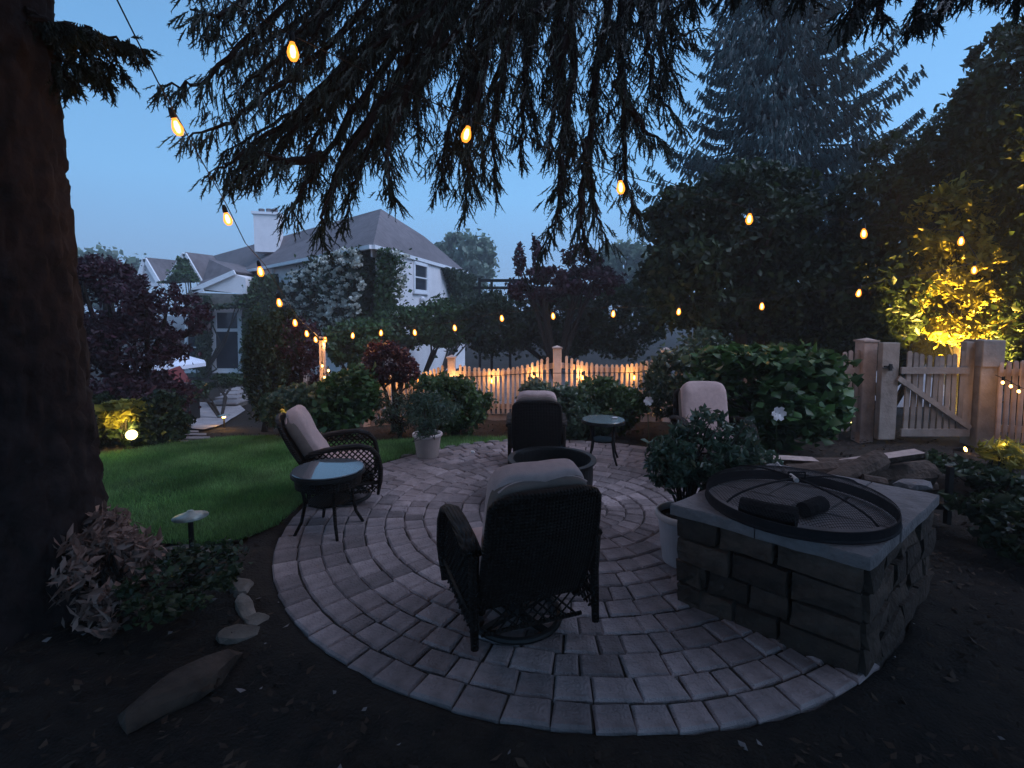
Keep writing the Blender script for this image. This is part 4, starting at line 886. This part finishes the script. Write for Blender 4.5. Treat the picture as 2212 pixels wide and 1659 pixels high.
def rose(label, p, r):
    t = thing('white_rose', label, 'flower', p); parts = []
    for ring, (rr, nn_, tl) in enumerate(((.75, 6, .25), (.42, 5, .7), (.12, 3, 1.0))):
        for q in range(nn_):
            a_ = q * 2 * math.pi / nn_ + ring; d = np.array([math.cos(a_), -.45, math.sin(a_)]); c = np.array(p) + d * r * rr * np.array([1, .3 + ring * .4, 1]) - [0, r * .35 * ring, 0]
            s = np.array([-math.sin(a_), 0, math.cos(a_)]) * r * .5; o_ = d * r * .5 * (1 - .4 * ring)
            V = np.array([c - o_, c + s - o_ * .1, c + s * .6 + o_, c - s * .6 + o_, c - s - o_ * .1]); parts.append((V, np.array([[0, 1, 2], [0, 2, 3], [0, 3, 4]])))
    V, Fa = join(parts); np_obj('petals', V, Fa, M['rose'], t)
    mb = MB(); p = Vector(p); mb.tube([p + Vector((0, .02, 0)), p + Vector((.02, .06, -.25)), p + Vector((.05, .1, -.6))], .006, 5); mb.obj('stem', M['leaf_mid'], t); return t
rose('large white rose before the dark hydrangea right of the beige chair', P(1681, 893, 5.2), .062)
rose('white rose in the loose shrub left of the beige chair', P(1400, 866, 6.5), .05)
plant('fern', 'yellow green fern lit by a hidden lamp at the right edge', 'plant', ground_at(2190, 5.1), [bl(2190, 985, 48, 26, 5.1, .25, 420), bl(2160, 975, 22, 20, 5.0, .2, 120)], .15, .035, 'leaf_yellow', .015, flat=.3)
plant('ground_cover', 'dark leafy low planting right of the stone block', 'plant', ground_at(2180, 4.6), [bl(2180, 1060, 60, 35, 4.6, .4, 900), bl(2190, 1140, 70, 60, 3.6, .5, 1100), bl(2080, 1010, 60, 14, 5, .5, 500)], .09, .05, 'leaf_dark', .02, flat=.4)
# dry pinkish shrub by the trunk
plant('azalea', 'pinkish tan leaved azalea at the foot of the big spruce trunk', 'shrub', G(250, 1350), [bl(225, 1165, 50, 60, 3.0, .22, 520, clusters=40), bl(250, 1240, 82, 85, 2.9, .28, 1000, clusters=60), bl(255, 1320, 40, 55, 2.75, .15, 260, clusters=25)], .085, .028, 'leaf_tan', .015, zmin=.05)
plant('ground_cover', 'low dark ivy spreading between the azalea and the path lamp', 'plant', G(420, 1260), [bl(400, 1245, 110, 45, 2.9, .35, 1500, clusters=60)], .04, .03, 'leaf_dark', .012, zmin=0.0, flat=.5)

# ================================================================== PATIO FURNITURE
def chair(label, loc, yaw, scl=1.0, lean=.22, group='wicker rocking chairs around the steel fire ring', w=.30):
    t = thing('wicker_chair', label, 'chair', loc, yaw, group); t.scale = (scl,) * 3
    def ob(mb, name, m, par=None, **k):
        return mb.obj(name, M[m], par or t, world=False, **k)
    # swivel base
    mb = MB(); n_ = 32; mb.tube([(.27 * math.cos(a), .27 * math.sin(a), .022) for a in np.linspace(0, 2 * math.pi, n_ + 1)], .02, 8, cap=False)
    for a in (.4, .4 + math.pi / 2): mb.bar((-.26 * math.cos(a), -.26 * math.sin(a), .025), (.26 * math.cos(a), .26 * math.sin(a), .025), .04, .02)
    ob(mb, 'swivel_base', 'black')
    mb = MB(); mb.lathe([(.06, .03), (.05, .08), (.045, .24)], 12); ob(mb, 'pedestal', 'black')
    mb = MB(); mb.box((0, .02, .285), (2 * w - .02, .56, .10)); mb.box((0, .29, .22), (2 * w - .04, .03, .14)); ob(mb, 'seat_frame', 'wicker', bevel=.012)
    mb = MB(); mb.sq((0, .045, .40), (w - .035, .27, .075), e1=.45, e2=.22, nu=28, nv=10); ob(mb, 'seat_cushion', 'cushion', smooth=True)
    # woven back
    def bp(u, v, off=0):
        y = -.24 - lean * v - .05 * (1 - u * u) - .03 * math.sin(v * 3) + off
        return Vector((u * (w - .01 + .015 * math.sin(v * 3)), y, .28 + .66 * v - .05 * abs(u) ** 3.5 * v))
    mb = MB(); nu, nv = 16, 14; th = .035
    for off in (0, -th): mb.v += [tuple(bp(-1 + 2 * i / nu, j / nv, off)) for j in range(nv + 1) for i in range(nu + 1)]
    q_ = (nu + 1) * (nv + 1)
    for j in range(nv):
        for i in range(nu):
            a = j * (nu + 1) + i; mb.f += [(a, a + 1, a + nu + 2, a + nu + 1), (q_ + a, q_ + a + nu + 1, q_ + a + nu + 2, q_ + a + 1)]
    ob(mb, 'backrest', 'wicker', smooth=True)
    mb = MB(); path = [bp(-1, v, -th / 2) for v in np.linspace(-.1, .97, 10)] + [bp(u, 1.0, -th / 2) + Vector((0, 0, .0)) for u in np.linspace(-.93, .93, 12)] + [bp(1, v, -th / 2) for v in np.linspace(.97, -.1, 10)]
    mb.tube(path, .027, 8); ob(mb, 'back_rim', 'wicker', smooth=True)
    # arms with open lattice sides
    prof = [(-.33, .60), (-.18, .635), (0, .655), (.15, .655), (.27, .62), (.345, .53), (.37, .40), (.365, .26), (.34, .12)]
    for s in (-1, 1):
        x = s * (w + .055); mb = MB(); fine = []
        for i in range(len(prof) - 1):
            for k_ in range(4):
                u = k_ / 4; fine.append((x, prof[i][0] * (1 - u) + prof[i + 1][0] * u, prof[i][1] * (1 - u) + prof[i + 1][1] * u))
        fine.append((x, *prof[-1])); mb.tube(fine, [.05] * (len(fine) - 6) + [.045, .042, .038, .034, .03, .028], 10, flat=(1.05, .55)); ob(mb, 'arm', 'wicker', smooth=True)
        mb = MB(); mb.tube([(x, -.34, .60), (x, -.33, .4), (x, -.35, .10)], [.03, .026, .022], 8); mb.tube([(x, -.34, .26), (x, 0, .24), (x, .36, .25)], .02, 6); ob(mb, 'side_frame', 'wicker', smooth=True)
        poly = [(-.33, .6)] + prof[1:] + [(-.33, .12)]
        mb = MB()
        for sg in (-1, 1):
            for c_ in np.arange(-1.4, 1.4, .058):
                run = None; ts = np.linspace(-.4, .42, 60); ys_ = ts; zs_ = sg * ts + c_
                ins = inpoly(ys_, zs_, poly) & (zs_ > .14)
                for i in range(60):
                    if ins[i] and run is None: run = i
                    if run is not None and (not ins[i] or i == 59):
                        if i - run > 2: mb.tube([(x + sg * .004, ys_[run], zs_[run]), (x + sg * .004, ys_[i - 1], zs_[i - 1])], .0075, 4, cap=False)
                        run = None
        o = ob(mb, 'lattice', 'wicker'); o['kind'] = 'stuff'
    # apron lattice under the back
    mb = MB()
    for c_ in np.arange(-.6, .6, .06):
        for sg in (-1, 1):
            x0 = c_; x1 = c_ + sg * .15
            if abs(x0) < w and abs(x1) < w: mb.tube([(x0, -.27, .26), (x1, -.28, .12)], .006, 4, cap=False)
    mb.tube([(-w, -.28, .12), (w, -.28, .12)], .012, 6); ob(mb, 'apron', 'wicker')
    # back cushion, darker at the rear, standing above the frame
    ang = math.atan2(lean + .02, .66); Mx = Matrix.Rotation(ang, 3, 'X'); c0 = Vector((0, -.245 - lean * .60 + .085, .725))
    mb = MB(); mb.sq(c0 + Mx @ Vector((0, .01, 0)), (w - .03, .085, .335), Mx, .42, .35, 32, 22)
    V = np.array(mb.v); V[:, 1] += .016 * np.cos(V[:, 0] * 16) * np.cos((V[:, 2] - .72) * 13) + .006 * np.sin(V[:, 0] * 41 + V[:, 2] * 23) * np.sin(V[:, 2] * 37 + 1); mb.v = [tuple(v) for v in V]
    bc = ob(mb, 'back_cushion', 'cushion', smooth=True)
    mb = MB(); mb.sq(c0 + Mx @ Vector((0, -.040, -.014)), (w - .02, .070, .312), Mx, .42, .35, 32, 22); ob(mb, 'cushion_rear', 'cushion_dark', bc, smooth=True)
    mb = MB(); tp = c0 + Mx @ Vector((0, -.05, .298)); mb.tube([tp + Vector((u * (w - .05), 0, -.012 * (abs(u) ** 4) * 4)) for u in np.linspace(-1, 1, 13)], .006, 6); ob(mb, 'piping', 'cushion', bc)
    return t
chair('black wicker rocker in the foreground seen from behind with pinkish beige cushion', (.02, 2.80, .036), R_(20), .955, .20)
c2 = ground_at(1158, 5.9)
chair('wicker chair seen from behind at the far edge of the patio beyond the fire ring', (c2.x, 5.75, .036), R_(-2), .85, .16)
chair('wicker rocker at left beside the lawn turned towards the fire ring', (-1.60, 4.68, .036), R_(-72), .86, .34)
chair('chair with tall beige cushion facing us behind the potted shrub at right', (P(1545, 900, 5.25).x, 5.35, .036), R_(176), .93, .22)

def side_table(label, loc, r, h, glass, group, skirt=True, shelf=.46):
    t = thing('side_table', label, 'table', loc, 0, group)
    mb = MB(); mb.lathe([(.0005, h - .006), (r, h - .006), (r + .004, h), (r, h + .006), (.0005, h + .006)], 40); mb.obj('glass_top', M[glass], t, world=False)
    mb = MB(); mb.lathe([(r - .01, h - .008), (r + .012, h - .012), (r + .012, h - .035), (r - .01, h - .035), (r - .01, h - .008)], 32); mb.obj('rim', M['black'], t, world=False)
    if skirt:
        mb = MB(); mb.lathe([(r * .95, h - .035), (r * .93, h - .12), (r * .91, h - .12), (r * .93, h - .035)], 32); mb.obj('wicker_skirt', M['wicker'], t, world=False)
    mb = MB(); zs = h * shelf; mb.lathe([(.0005, zs), (r * .62, zs), (r * .62, zs + .015), (.0005, zs + .015)], 8); mb.obj('shelf', M['wicker' if skirt else 'steel'], t, world=False)
    for k_ in range(4):
        a = k_ * math.pi / 2 + .55; c_, s_ = math.cos(a), math.sin(a)
        mb = MB(); mb.tube([(c_ * r * .80, s_ * r * .80, h - .03), (c_ * r * .66, s_ * r * .66, h * .5), (c_ * r * .78, s_ * r * .78, h * .2), (c_ * r * .98, s_ * r * .98, 0)], [.016, .015, .014, .012], 8)
        mb.obj('leg', M['wicker' if skirt else 'steel'], t, world=False, smooth=True)
    return t
tp = Vector((P(710, 1150, 3.95).x, 3.98, .036)); side_table('round glass topped wicker side table in front of the left rocker', tp, .275, .50, 'glass_top', 'small round side tables')
tp = P(1302, 1000, 5.85); side_table('round hammered glass side table on thin metal legs beyond the patio centre', (tp.x, 5.85, .036), .245, .50, 'glass_hammered', 'small round side tables', False, .5)
# things lying on the glass top: a dark blue dish is only hinted at in the photo, a folded paper on the other
o = thing('napkin', 'small white scrap lying on the far glass table', 'paper', (tp.x + .14, 5.87, .545)); mb = MB(); mb.sq((0, 0, .008), (.035, .022, .008), e1=.6, e2=.6, nu=8, nv=5); mb.obj('sheet', M['rose'], o, world=False)
mb = MB(); q = G(1021, 985); mb.sq(q + Vector((0, 0, .05)), (.03, .022, .02), e1=.8, e2=.8, nu=8, nv=5); o = mb.obj('fallen_petal', M['rose']); tag(o, 'white crumpled petal lying alone on the pavers at the far patio edge', 'petal')

# steel fire ring at the patio centre
FR = Vector((P(1192, 1003, 4.62).x, 4.62, .036)); fr = thing('fire_ring', 'round dark steel fire ring standing in the middle of the patio', 'fire pit', FR)
mb = MB(); mb.lathe([(.37, 0), (.385, .2), (.385, .38), (.415, .385), (.415, .40), (.365, .40), (.36, .38), (.36, .02)], 48); mb.obj('drum', M['steel'], fr, world=False, smooth=False)
mb = MB(); mb.lathe([(.0005, .14), (.36, .14), (.36, .10)], 32); mb.obj('ash_bed', M['sand'], fr, world=False)
for k_ in range(4):
    a = k_ * 1.57 + .5; mb = MB(); mb.tube([(-.2 * math.cos(a), -.2 * math.sin(a), .17 + .03 * k_), (.2 * math.cos(a), .2 * math.sin(a), .17 + .03 * k_)], .035, 7); mb.obj('charred_log', M['black'], fr, world=False)

# planters
def planter(label, c, r, h, body, rim, fol):
    t = thing('planter', label, 'pot', c)
    mb = MB(); mb.lathe([(.0005, .0), (r * .70, .0), (r * .72, .02), (r * .90, h * .86), (r * .92, h * .88), (r * .86, h * .92), (r * .86, h * .80), (.0005, h * .80)], 32); mb.obj('pot_body', M[body], t, world=False, smooth=False)
    mb = MB(); mb.lathe([(r * .90, h * .86), (r, h * .90), (r, h * .98), (r * .97, h), (r * .88, h), (r * .86, h * .9)], 32); mb.obj('pot_rim', M[rim], t, world=False, smooth=True)
    mb = MB(); mb.lathe([(.0005, h * .9), (r * .86, h * .88)], 20); mb.obj('potting_soil', M['soil'], t, world=False); return t
pc = G(924, 990); pc.z = .02; planter('tan plastic planter with pale rim on the lawn side of the patio', pc, .185, .30, 'pot', 'pot_rim', None)
plant('potted_shrub', 'wispy grey green shrub growing in the tan planter', 'plant', pc + Vector((0, 0, .28)), [bl(925, 885, 62, 38, 5.6, .3, 1900, clusters=70, spread=.2), bl(918, 925, 26, 20, 5.5, .15, 300)], .055, .016, 'leaf_grey', .010, stems=14)
pw = Vector((P(1478, 1120, 3.45).x, 3.45, .036)); planter('white planter beside the stone fire block at the patio edge', pw, .20, .36, 'pot_white', 'pot_rim', None)
plant('potted_shrub', 'bushy glossy grey green shrub spilling from the white planter', 'plant', pw + Vector((0, 0, .32)), [bl(1500, 985, 92, 62, 3.65, .3, 2600, clusters=90, spread=.17), bl(1445, 1010, 45, 42, 3.5, .2, 900), bl(1525, 925, 48, 46, 3.7, .18, 420, clusters=40), bl(1590, 960, 45, 50, 3.8, .2, 600, clusters=40), bl(1640, 1000, 40, 35, 4.0, .2, 350)], .062, .026, 'leaf_grey', .012, stems=9, zmin=.40)

# ================================================================== STONE FIRE BLOCK
HB = .64
A_ = Z(1447, 1088, HB); B_ = Z(1884, 1208, HB); C_ = Z(2034, 1068, HB); D_ = A_ + (C_ - B_)
blk = thing('stone_fire_pit', 'square block of rough stacked stone with pale cap slabs at right', 'fire pit', ((A_.x + C_.x) / 2, (A_.y + C_.y) / 2, 0))
def inset(k):
    c = (A_ + C_) / 2; return [Vector((q.x + (c.x - q.x) * k, q.y + (c.y - q.y) * k, 0)) for q in (A_, B_, C_, D_)]
cn = inset(.06); ci = inset(.24)
mb = MB(); mb.add([Vector((p.x, p.y, 0)) for p in ci] + [Vector((p.x, p.y, HB - .06)) for p in ci], [(0, 1, 5, 4), (1, 2, 6, 5), (2, 3, 7, 6), (3, 0, 4, 7), (4, 5, 6, 7)]); mb.obj('core', M['soil'], blk)
def roughstone(par, a, b, z0, z1, depth, name='stone', m='fieldstone', dirn=None):
    """one quarried stone between wall points a and b (world xy)"""
    a, b = Vector(a), Vector(b); t = (b - a).normalized(); nr = dirn; L_ = (b - a).length; g_ = .005
    mb = MB(); mb.box((0, 0, 0), (L_ - 2 * g_, depth, z1 - z0 - 2 * g_)); bm = bmesh.new(); me = mb.mesh(name); bm.from_mesh(me)
    bmesh.ops.subdivide_edges(bm, edges=bm.edges[:], cuts=1, use_grid_fill=True)
    for v in bm.verts:
        edge = sum(abs(v.co[i]) > d_ * .49 for i, d_ in enumerate((L_ - 2 * g_, depth, z1 - z0 - 2 * g_)))
        v.co += Vector((random.uniform(-.006, .006), random.uniform(-.016, .016), random.uniform(-.004, .004)))
        if edge >= 2: v.co *= .955
    bm.to_mesh(me); bm.free(); o = link(name, me, M[m], par)
    c = (a + b) / 2 - nr * (depth / 2 - random.uniform(0, .022)); c.z = (z0 + z1) / 2
    o.location = c - offset(par); o.rotation_euler = (0, 0, math.atan2(t.y, t.x) + random.uniform(-.02, .02)); return o
courses = [0.0, .155, .29, .44, .575]
for si in range(4):
    a, b = cn[si], cn[(si + 1) % 4]; t = (b - a).normalized(); nr = Vector((t.y, -t.x, 0)); mid = (a + b) / 2 - (cn[0] + cn[2]) / 2
    if nr.dot(mid) < 0: nr = -nr
    L_ = (b - a).length
    for r_ in range(4):
        u = 0; dep = .16
        off = dep if (r_ + si) % 2 else 0
        u = off * .0
        while u < L_ - .02:
            w_ = random.uniform(.17, .36); 
            if L_ - (u + w_) < .13: w_ = L_ - u
            roughstone(blk, a + t * u, a + t * (u + w_), courses[r_], courses[r_ + 1], dep, dirn=nr); u += w_
# cap slabs with rough edges
def slab(quad, z0, z1, par, name='cap_slab', m='cap'):
    q = [Vector((p[0], p[1], 0)) for p in quad]; c = sum(q, Vector()) / len(q); q = [c + (p - c) * .985 for p in q]
    ring = []
    for i in range(4):
        for s in range(5):
            p = q[i].lerp(q[(i + 1) % 4], s / 5); j = (p - c).normalized() * random.uniform(-.012, .006); ring.append(p + j)
    n_ = len(ring); mb = MB()
    mb.add([p + Vector((0, 0, z0)) for p in ring] + [p * 1 + Vector((0, 0, z1 - .008)) for p in ring] + [c + (p - c) * .985 + Vector((0, 0, z1)) for p in ring],
           [(i, (i + 1) % n_, n_ + (i + 1) % n_, n_ + i) for i in range(n_)] + [(n_ + i, n_ + (i + 1) % n_, 2 * n_ + (i + 1) % n_, 2 * n_ + i) for i in range(n_)] + [tuple(2 * n_ + i for i in range(n_))])
    return mb.obj(name, M[m], par)
def bil(u, v): return A_.lerp(B_, u).lerp(D_.lerp(C_, u), v)
for (u0, v0, u1, v1) in ((0, 0, .48, .42), (.48, 0, 1, .36), (0, .42, .30, 1), (.30, .42, .64, 1), (.64, .36, 1, 1)):
    slab([bil(u0, v0), bil(u1, v0), bil(u1, v1), bil(u0, v1)], .575, HB + random.uniform(-.002, .002), blk)
# round mesh spark screen lying on the slabs
SCc = Z(1718, 1096, HB); SCc.z = HB + .004; SR = .495
scr = thing('spark_screen', 'round black wire mesh spark screen lying on the stone block', 'fire screen', SCc)
mb = MB(); mb.tube([(SR * math.cos(a), SR * math.sin(a), .012) for a in np.linspace(0, 2 * math.pi, 65)], .010, 6, cap=False); mb.lathe([(SR + .004, .02), (SR + .004, .065), (SR - .004, .065), (SR - .004, .02)], 64); mb.obj('rim', M['wire'], scr, world=False)
def dome(x, y): r2 = (x * x + y * y) / (SR * SR); return .06 + .11 * math.sqrt(max(0, 1 - r2 * .96))
mb = MB()
for ax in (0, 1):
    for c_ in np.arange(-SR + .012, SR, .0135):
        hw = math.sqrt(max(0, SR * SR - c_ * c_)); ts = np.linspace(-hw, hw, 12)
        for i in range(11):
            p0, p1 = ((ts[i], c_), (ts[i + 1], c_)) if ax == 0 else ((c_, ts[i]), (c_, ts[i + 1])); w_ = .0013
            a, b = Vector((*p0, dome(*p0))), Vector((*p1, dome(*p1))); sd = Vector((0, w_, 0)) if ax == 0 else Vector((w_, 0, 0))
            mb.add([a - sd, a + sd, b + sd, b - sd, a + Vector((0, 0, w_)), b + Vector((0, 0, w_))], [(0, 4, 5, 3), (4, 1, 2, 5)])
o = mb.obj('wire_mesh', M['wire'], scr, world=False); o['kind'] = 'stuff'
for a in (.3, 1.87):
    mb = MB(); mb.tube([(t_ * math.cos(a), t_ * math.sin(a), dome(t_ * math.cos(a), t_ * math.sin(a)) + .004) for t_ in np.linspace(-SR, SR, 24)], .006, 6); mb.obj('frame_hoop', M['wire'], scr, world=False)
mb = MB(); mb.tube([(-.05, 0, .17), (-.05, 0, .21), (.05, 0, .21), (.05, 0, .17)], .006, 6); mb.obj('handle', M['wire'], scr, world=False)
pk = thing('fire_poker', 'pale iron poker leaning across the wire mesh spark screen', 'poker', Z(1712, 1125, HB + .2))
a = P(1718, 1118, SCc.y - .06); a.z = max(a.z, HB + .185); b = P(1690, 1012, SCc.y + .36)
mb = MB(); mb.tube([a, a.lerp(b, .5), b], .013, 8); mb.obj('rod', M['iron'], pk)
mb = MB(); mb.tube([b, b + Vector((-.02, .03, .03)), b + Vector((-.04, .04, .0)), b + Vector((-.03, .03, -.03))], .009, 6); mb.obj('hook', M['iron'], pk)
# logs: one under the screen, the rest stacked behind the block
def log(label, a, b, r, split=False, group=None, wm='wood'):
    a, b = Vector(a), Vector(b); d = (b - a).normalized(); s = d.cross(Vector((0, 0, 1))).normalized(); u = s.cross(d)
    t = thing('firewood_log', label, 'firewood', a.lerp(b, .5), 0, group)
    prof = [(math.cos(k_ * math.pi / 5), math.sin(k_ * math.pi / 5)) for k_ in range(10)] if not split else [(-1, .25), (1, .25), (.85, -.35), (.4, -.8), (-.2, -.95), (-.75, -.55)]
    mb = MB(); n_ = len(prof); rings = []
    for e_ in range(6):
        c = a.lerp(b, e_ / 5); w_ = 1 + random.uniform(-.07, .07); rings += [c + (s * x + u * z) * r * w_ * random.uniform(.95, 1.05) for x, z in prof]
    mb.add(rings, [(e_ * n_ + k_, e_ * n_ + (k_ + 1) % n_, (e_ + 1) * n_ + (k_ + 1) % n_, (e_ + 1) * n_ + k_) for e_ in range(5) for k_ in range(1 if split else 0, n_)])
    mb.obj('bark', M[wm], t)
    for nm_, rg in (('cut_end', rings[:n_]), ('cut_end', rings[-n_:])):
        mb = MB(); mb.add(rg, [tuple(range(n_))]); mb.obj(nm_, M['splitwood' if split else wm], t)
    mb = MB()
    if split: mb.add([rings[e_ * n_ + k_] for e_ in range(6) for k_ in (0, 1)], [(2 * e_, 2 * e_ + 1, 2 * e_ + 3, 2 * e_ + 2) for e_ in range(5)])
    if split: mb.obj('cut_face', M['splitwood'], t)
    return t
def LP(px, py, D): return P(px, py, D)
lg = 'firewood piled behind the stone block'
log('charred brick shaped log under the wire mesh screen, the long one', Z(1600, 1092, HB + .06), Z(1722, 1120, HB + .06), .055, False, None, 'charred')
log('short charred stub of wood under the mesh screen right of the poker', Z(1735, 1102, HB + .05), Z(1775, 1088, HB + .05), .046, False, None, 'charred')
log('split log with pale top at the left end of the woodpile behind the stone block', LP(1648, 990, 4.35), LP(1762, 996, 4.3), .07, True, lg)
log('long split log with pale upper face at the right end of the woodpile', LP(1822, 1001, 4.25), LP(1988, 978, 4.2), .07, True, lg)
log('thick round log slanting up over the back edge of the stone block', LP(1770, 1060, 3.75), LP(1900, 992, 4.0), .085, False, lg)
log('dark log lying level in the middle of the woodpile', LP(1700, 1025, 4.1), LP(1870, 1012, 4.2), .085, False, lg)
log('small reddish log end beside the pale cap slab corner', LP(1862, 1040, 3.75), LP(1912, 1050, 3.7), .06, False, lg)
log('lowest dark log under the right end of the woodpile', LP(1830, 1030, 4.3), LP(2000, 1022, 4.3), .12, False, lg)
log('dark log under the left end of the woodpile', LP(1640, 1030, 4.45), LP(1790, 1035, 4.45), .12, False, lg)
mb = MB(); base_l = [P(1650, 1000, 4.5).x, P(2010, 1000, 4.35).x]
rk = thing('log_rack', 'low dark rack carrying the woodpile behind the stone block', 'log rack', ((base_l[0] + base_l[1]) / 2, 4.35, 0))
for y_ in (4.15, 4.55):
    mb = MB(); mb.bar((base_l[0], y_, .16), (base_l[1], y_, .16), .05, .05); mb.obj('rail', M['black'], rk)
    for x_ in base_l:
        mb = MB(); mb.bar((x_, y_, 0), (x_, y_, .5), .04, .04, up=(1, 0, 0)); mb.obj('post', M['black'], rk)
for k_ in range(4):
    z_ = .19 + .09 + .13 * (k_ // 2); y_ = 4.25 + .2 * (k_ % 2)
    log(['front bottom', 'rear bottom', 'front upper', 'rear upper'][k_] + ' log of the dark stack resting on the rack', (base_l[0] + .04, y_, z_), (base_l[1] - .04, y_ + .03, z_), .075, False, lg)
def stone(label, p, s, name='rock', cat='rock', m='rock', group=None, rz=0.0, flat=.5):
    bm = bmesh.new(); bmesh.ops.create_icosphere(bm, subdivisions=2, radius=1); sd = random.uniform(0, 9)
    for v in bm.verts:
        k_ = 1 + .16 * math.sin(v.co.x * 4 + sd) * math.cos(v.co.y * 5 + sd) + random.uniform(-.05, .05); v.co = Vector((v.co.x * s[0] * k_, v.co.y * s[1] * k_, max(-.3, v.co.z) * s[2] * k_))
        if v.co.z > s[2] * flat: v.co.z = s[2] * flat + (v.co.z - s[2] * flat) * .25
    me = bpy.data.meshes.new(name); bm.to_mesh(me); bm.free(); o = link(name, me, M[m]); o.location = p; o.rotation_euler = (random.uniform(-.1, .1), random.uniform(-.1, .1), rz)
    return tag(o, label, cat, group)
stone('pale flat stone with a white edge beyond the cap slab near the woodpile', Vector((P(1950, 1052, 3.95).x, 3.95, .42)), (.15, .08, .04), m='cap') if False else None
eg = 'edging stones of the bed beside the patio'
stone('upright tan edging stone nearest the patio edge in the left bed', G(523, 1275), (.07, .10, .08), group=eg, rz=.5)
stone('long slanting edging stone below the tan one in the left bed', G(532, 1320), (.05, .17, .06), group=eg, rz=.7)
stone('small round edging stone at the bend of the left bed', G(556, 1345), (.08, .06, .05), group=eg)
stone('pale oblong edging stone lying across the bottom of the left bed', G(520, 1372), (.13, .07, .05), group=eg, rz=.2)
stone('large grey green boulder slab slanting in the dark lower left', G(392, 1490), (.11, .27, .09), rz=-.6, flat=.7, m='fieldstone')
stone('flat pale stone at the lawn edge left of the mushroom lamp', G(385, 1190), (.15, .05, .05), group='stones along the near lawn edge', rz=.25)
stone('small pale stone at the lawn edge right of the mushroom lamp', G(462, 1192), (.05, .09, .05), group='stones along the near lawn edge', rz=-.6)
stone('pale pebble behind the lamp stake at the lawn edge', G(440, 1182), (.05, .03, .03), group='stones along the near lawn edge')
for x, y, s_, l_ in ((530, 1003, .11, 'leftmost'), (578, 1007, .07, 'middle'), (632, 1014, .08, 'rightmost')):
    stone(l_ + ' of the three flat pale stones let into the lawn behind the left rocker', G(x, y), (s_ * 1.6, s_, .03), 'stepping_stone', 'stepping stone', 'flag', 'stones let into the lawn', .3)
stone('rounded white stone on the lawn just left of the rocker cushion', G(591, 962), (.05, .04, .04), m='cap')
stone('small stone in the mulch at the curb beside the patio edge', G(505, 1235), (.06, .05, .05), group=eg)
stone('pale flat rock with white edge lying right of the woodpile', P(1975, 1048, 3.6), (.13, .07, .05), m='cap', flat=.5)
# patio kerb stones where the lawn meets the far left edge
for k_ in range(9):
    a = 1.72 + k_ * .085; stone(['first', 'second', 'third', 'fourth', 'fifth', 'sixth', 'seventh', 'eighth', 'ninth'][k_] + ' pale kerb stone from the right along the far lawn edge of the patio', PC + Vector((math.cos(a) * (PR + .05), math.sin(a) * (PR + .05), .015)), (.09, .045, .05), 'kerb_stone', 'kerb stone', 'cap', 'kerb stones between patio and far lawn', a + 1.57)
# loose mulch and litter
n = 16000; mx_, my_ = rng.uniform(-6, 6, n), rng.uniform(.6, 8, n); kk = (np.hypot(mx_ - PC.x, my_ - PC.y) > PR + .05) & ~inpoly(mx_, my_, lawn)
mx_, my_ = mx_[kk], my_[kk]; pz = np.array([gz(a, b) for a, b in zip(mx_, my_)]) + .008 + rng.uniform(0, .02, len(mx_))
V, Fa = leaf_arrays(np.stack([mx_, my_, pz], 1), .05, .022, .8); o = np_obj('mulch', V, Fa, M['mulch']); tag(o, 'dark bark mulch and leaf litter on the planting beds', 'mulch', kind='stuff')
n = 90; V, Fa = leaf_arrays(np.stack([rng.uniform(-3.5, 2.5, n), rng.uniform(1.1, 3.0, n), np.full(n, .03)], 1), .035, .02, .8); kk = np.hypot(V[::4, 0] - PC.x, V[::4, 1] - PC.y) > PR + .1
o = np_obj('leaf_litter', V, Fa, M['cap']); tag(o, 'scattered pale dead leaves on the dark soil in the foreground', 'leaves', kind='stuff')

# damp evening air that fades the far trees
mb = MB(); mb.box((0, 45, 6.5), (260, 190, 19.5)); hz = mb.obj('haze', None); tag(hz, kind='stuff')
hm = bpy.data.materials.new('haze'); hm.use_nodes = True; t = hm.node_tree; t.nodes.clear()
o_ = t.nodes.new('ShaderNodeOutputMaterial'); v_ = t.nodes.new('ShaderNodeVolumePrincipled'); v_.inputs['Color'].default_value = (.85, .92, 1, 1); v_.inputs['Density'].default_value = 0.0035
t.links.new(v_.outputs[0], o_.inputs['Volume']); hz.data.materials.append(hm)
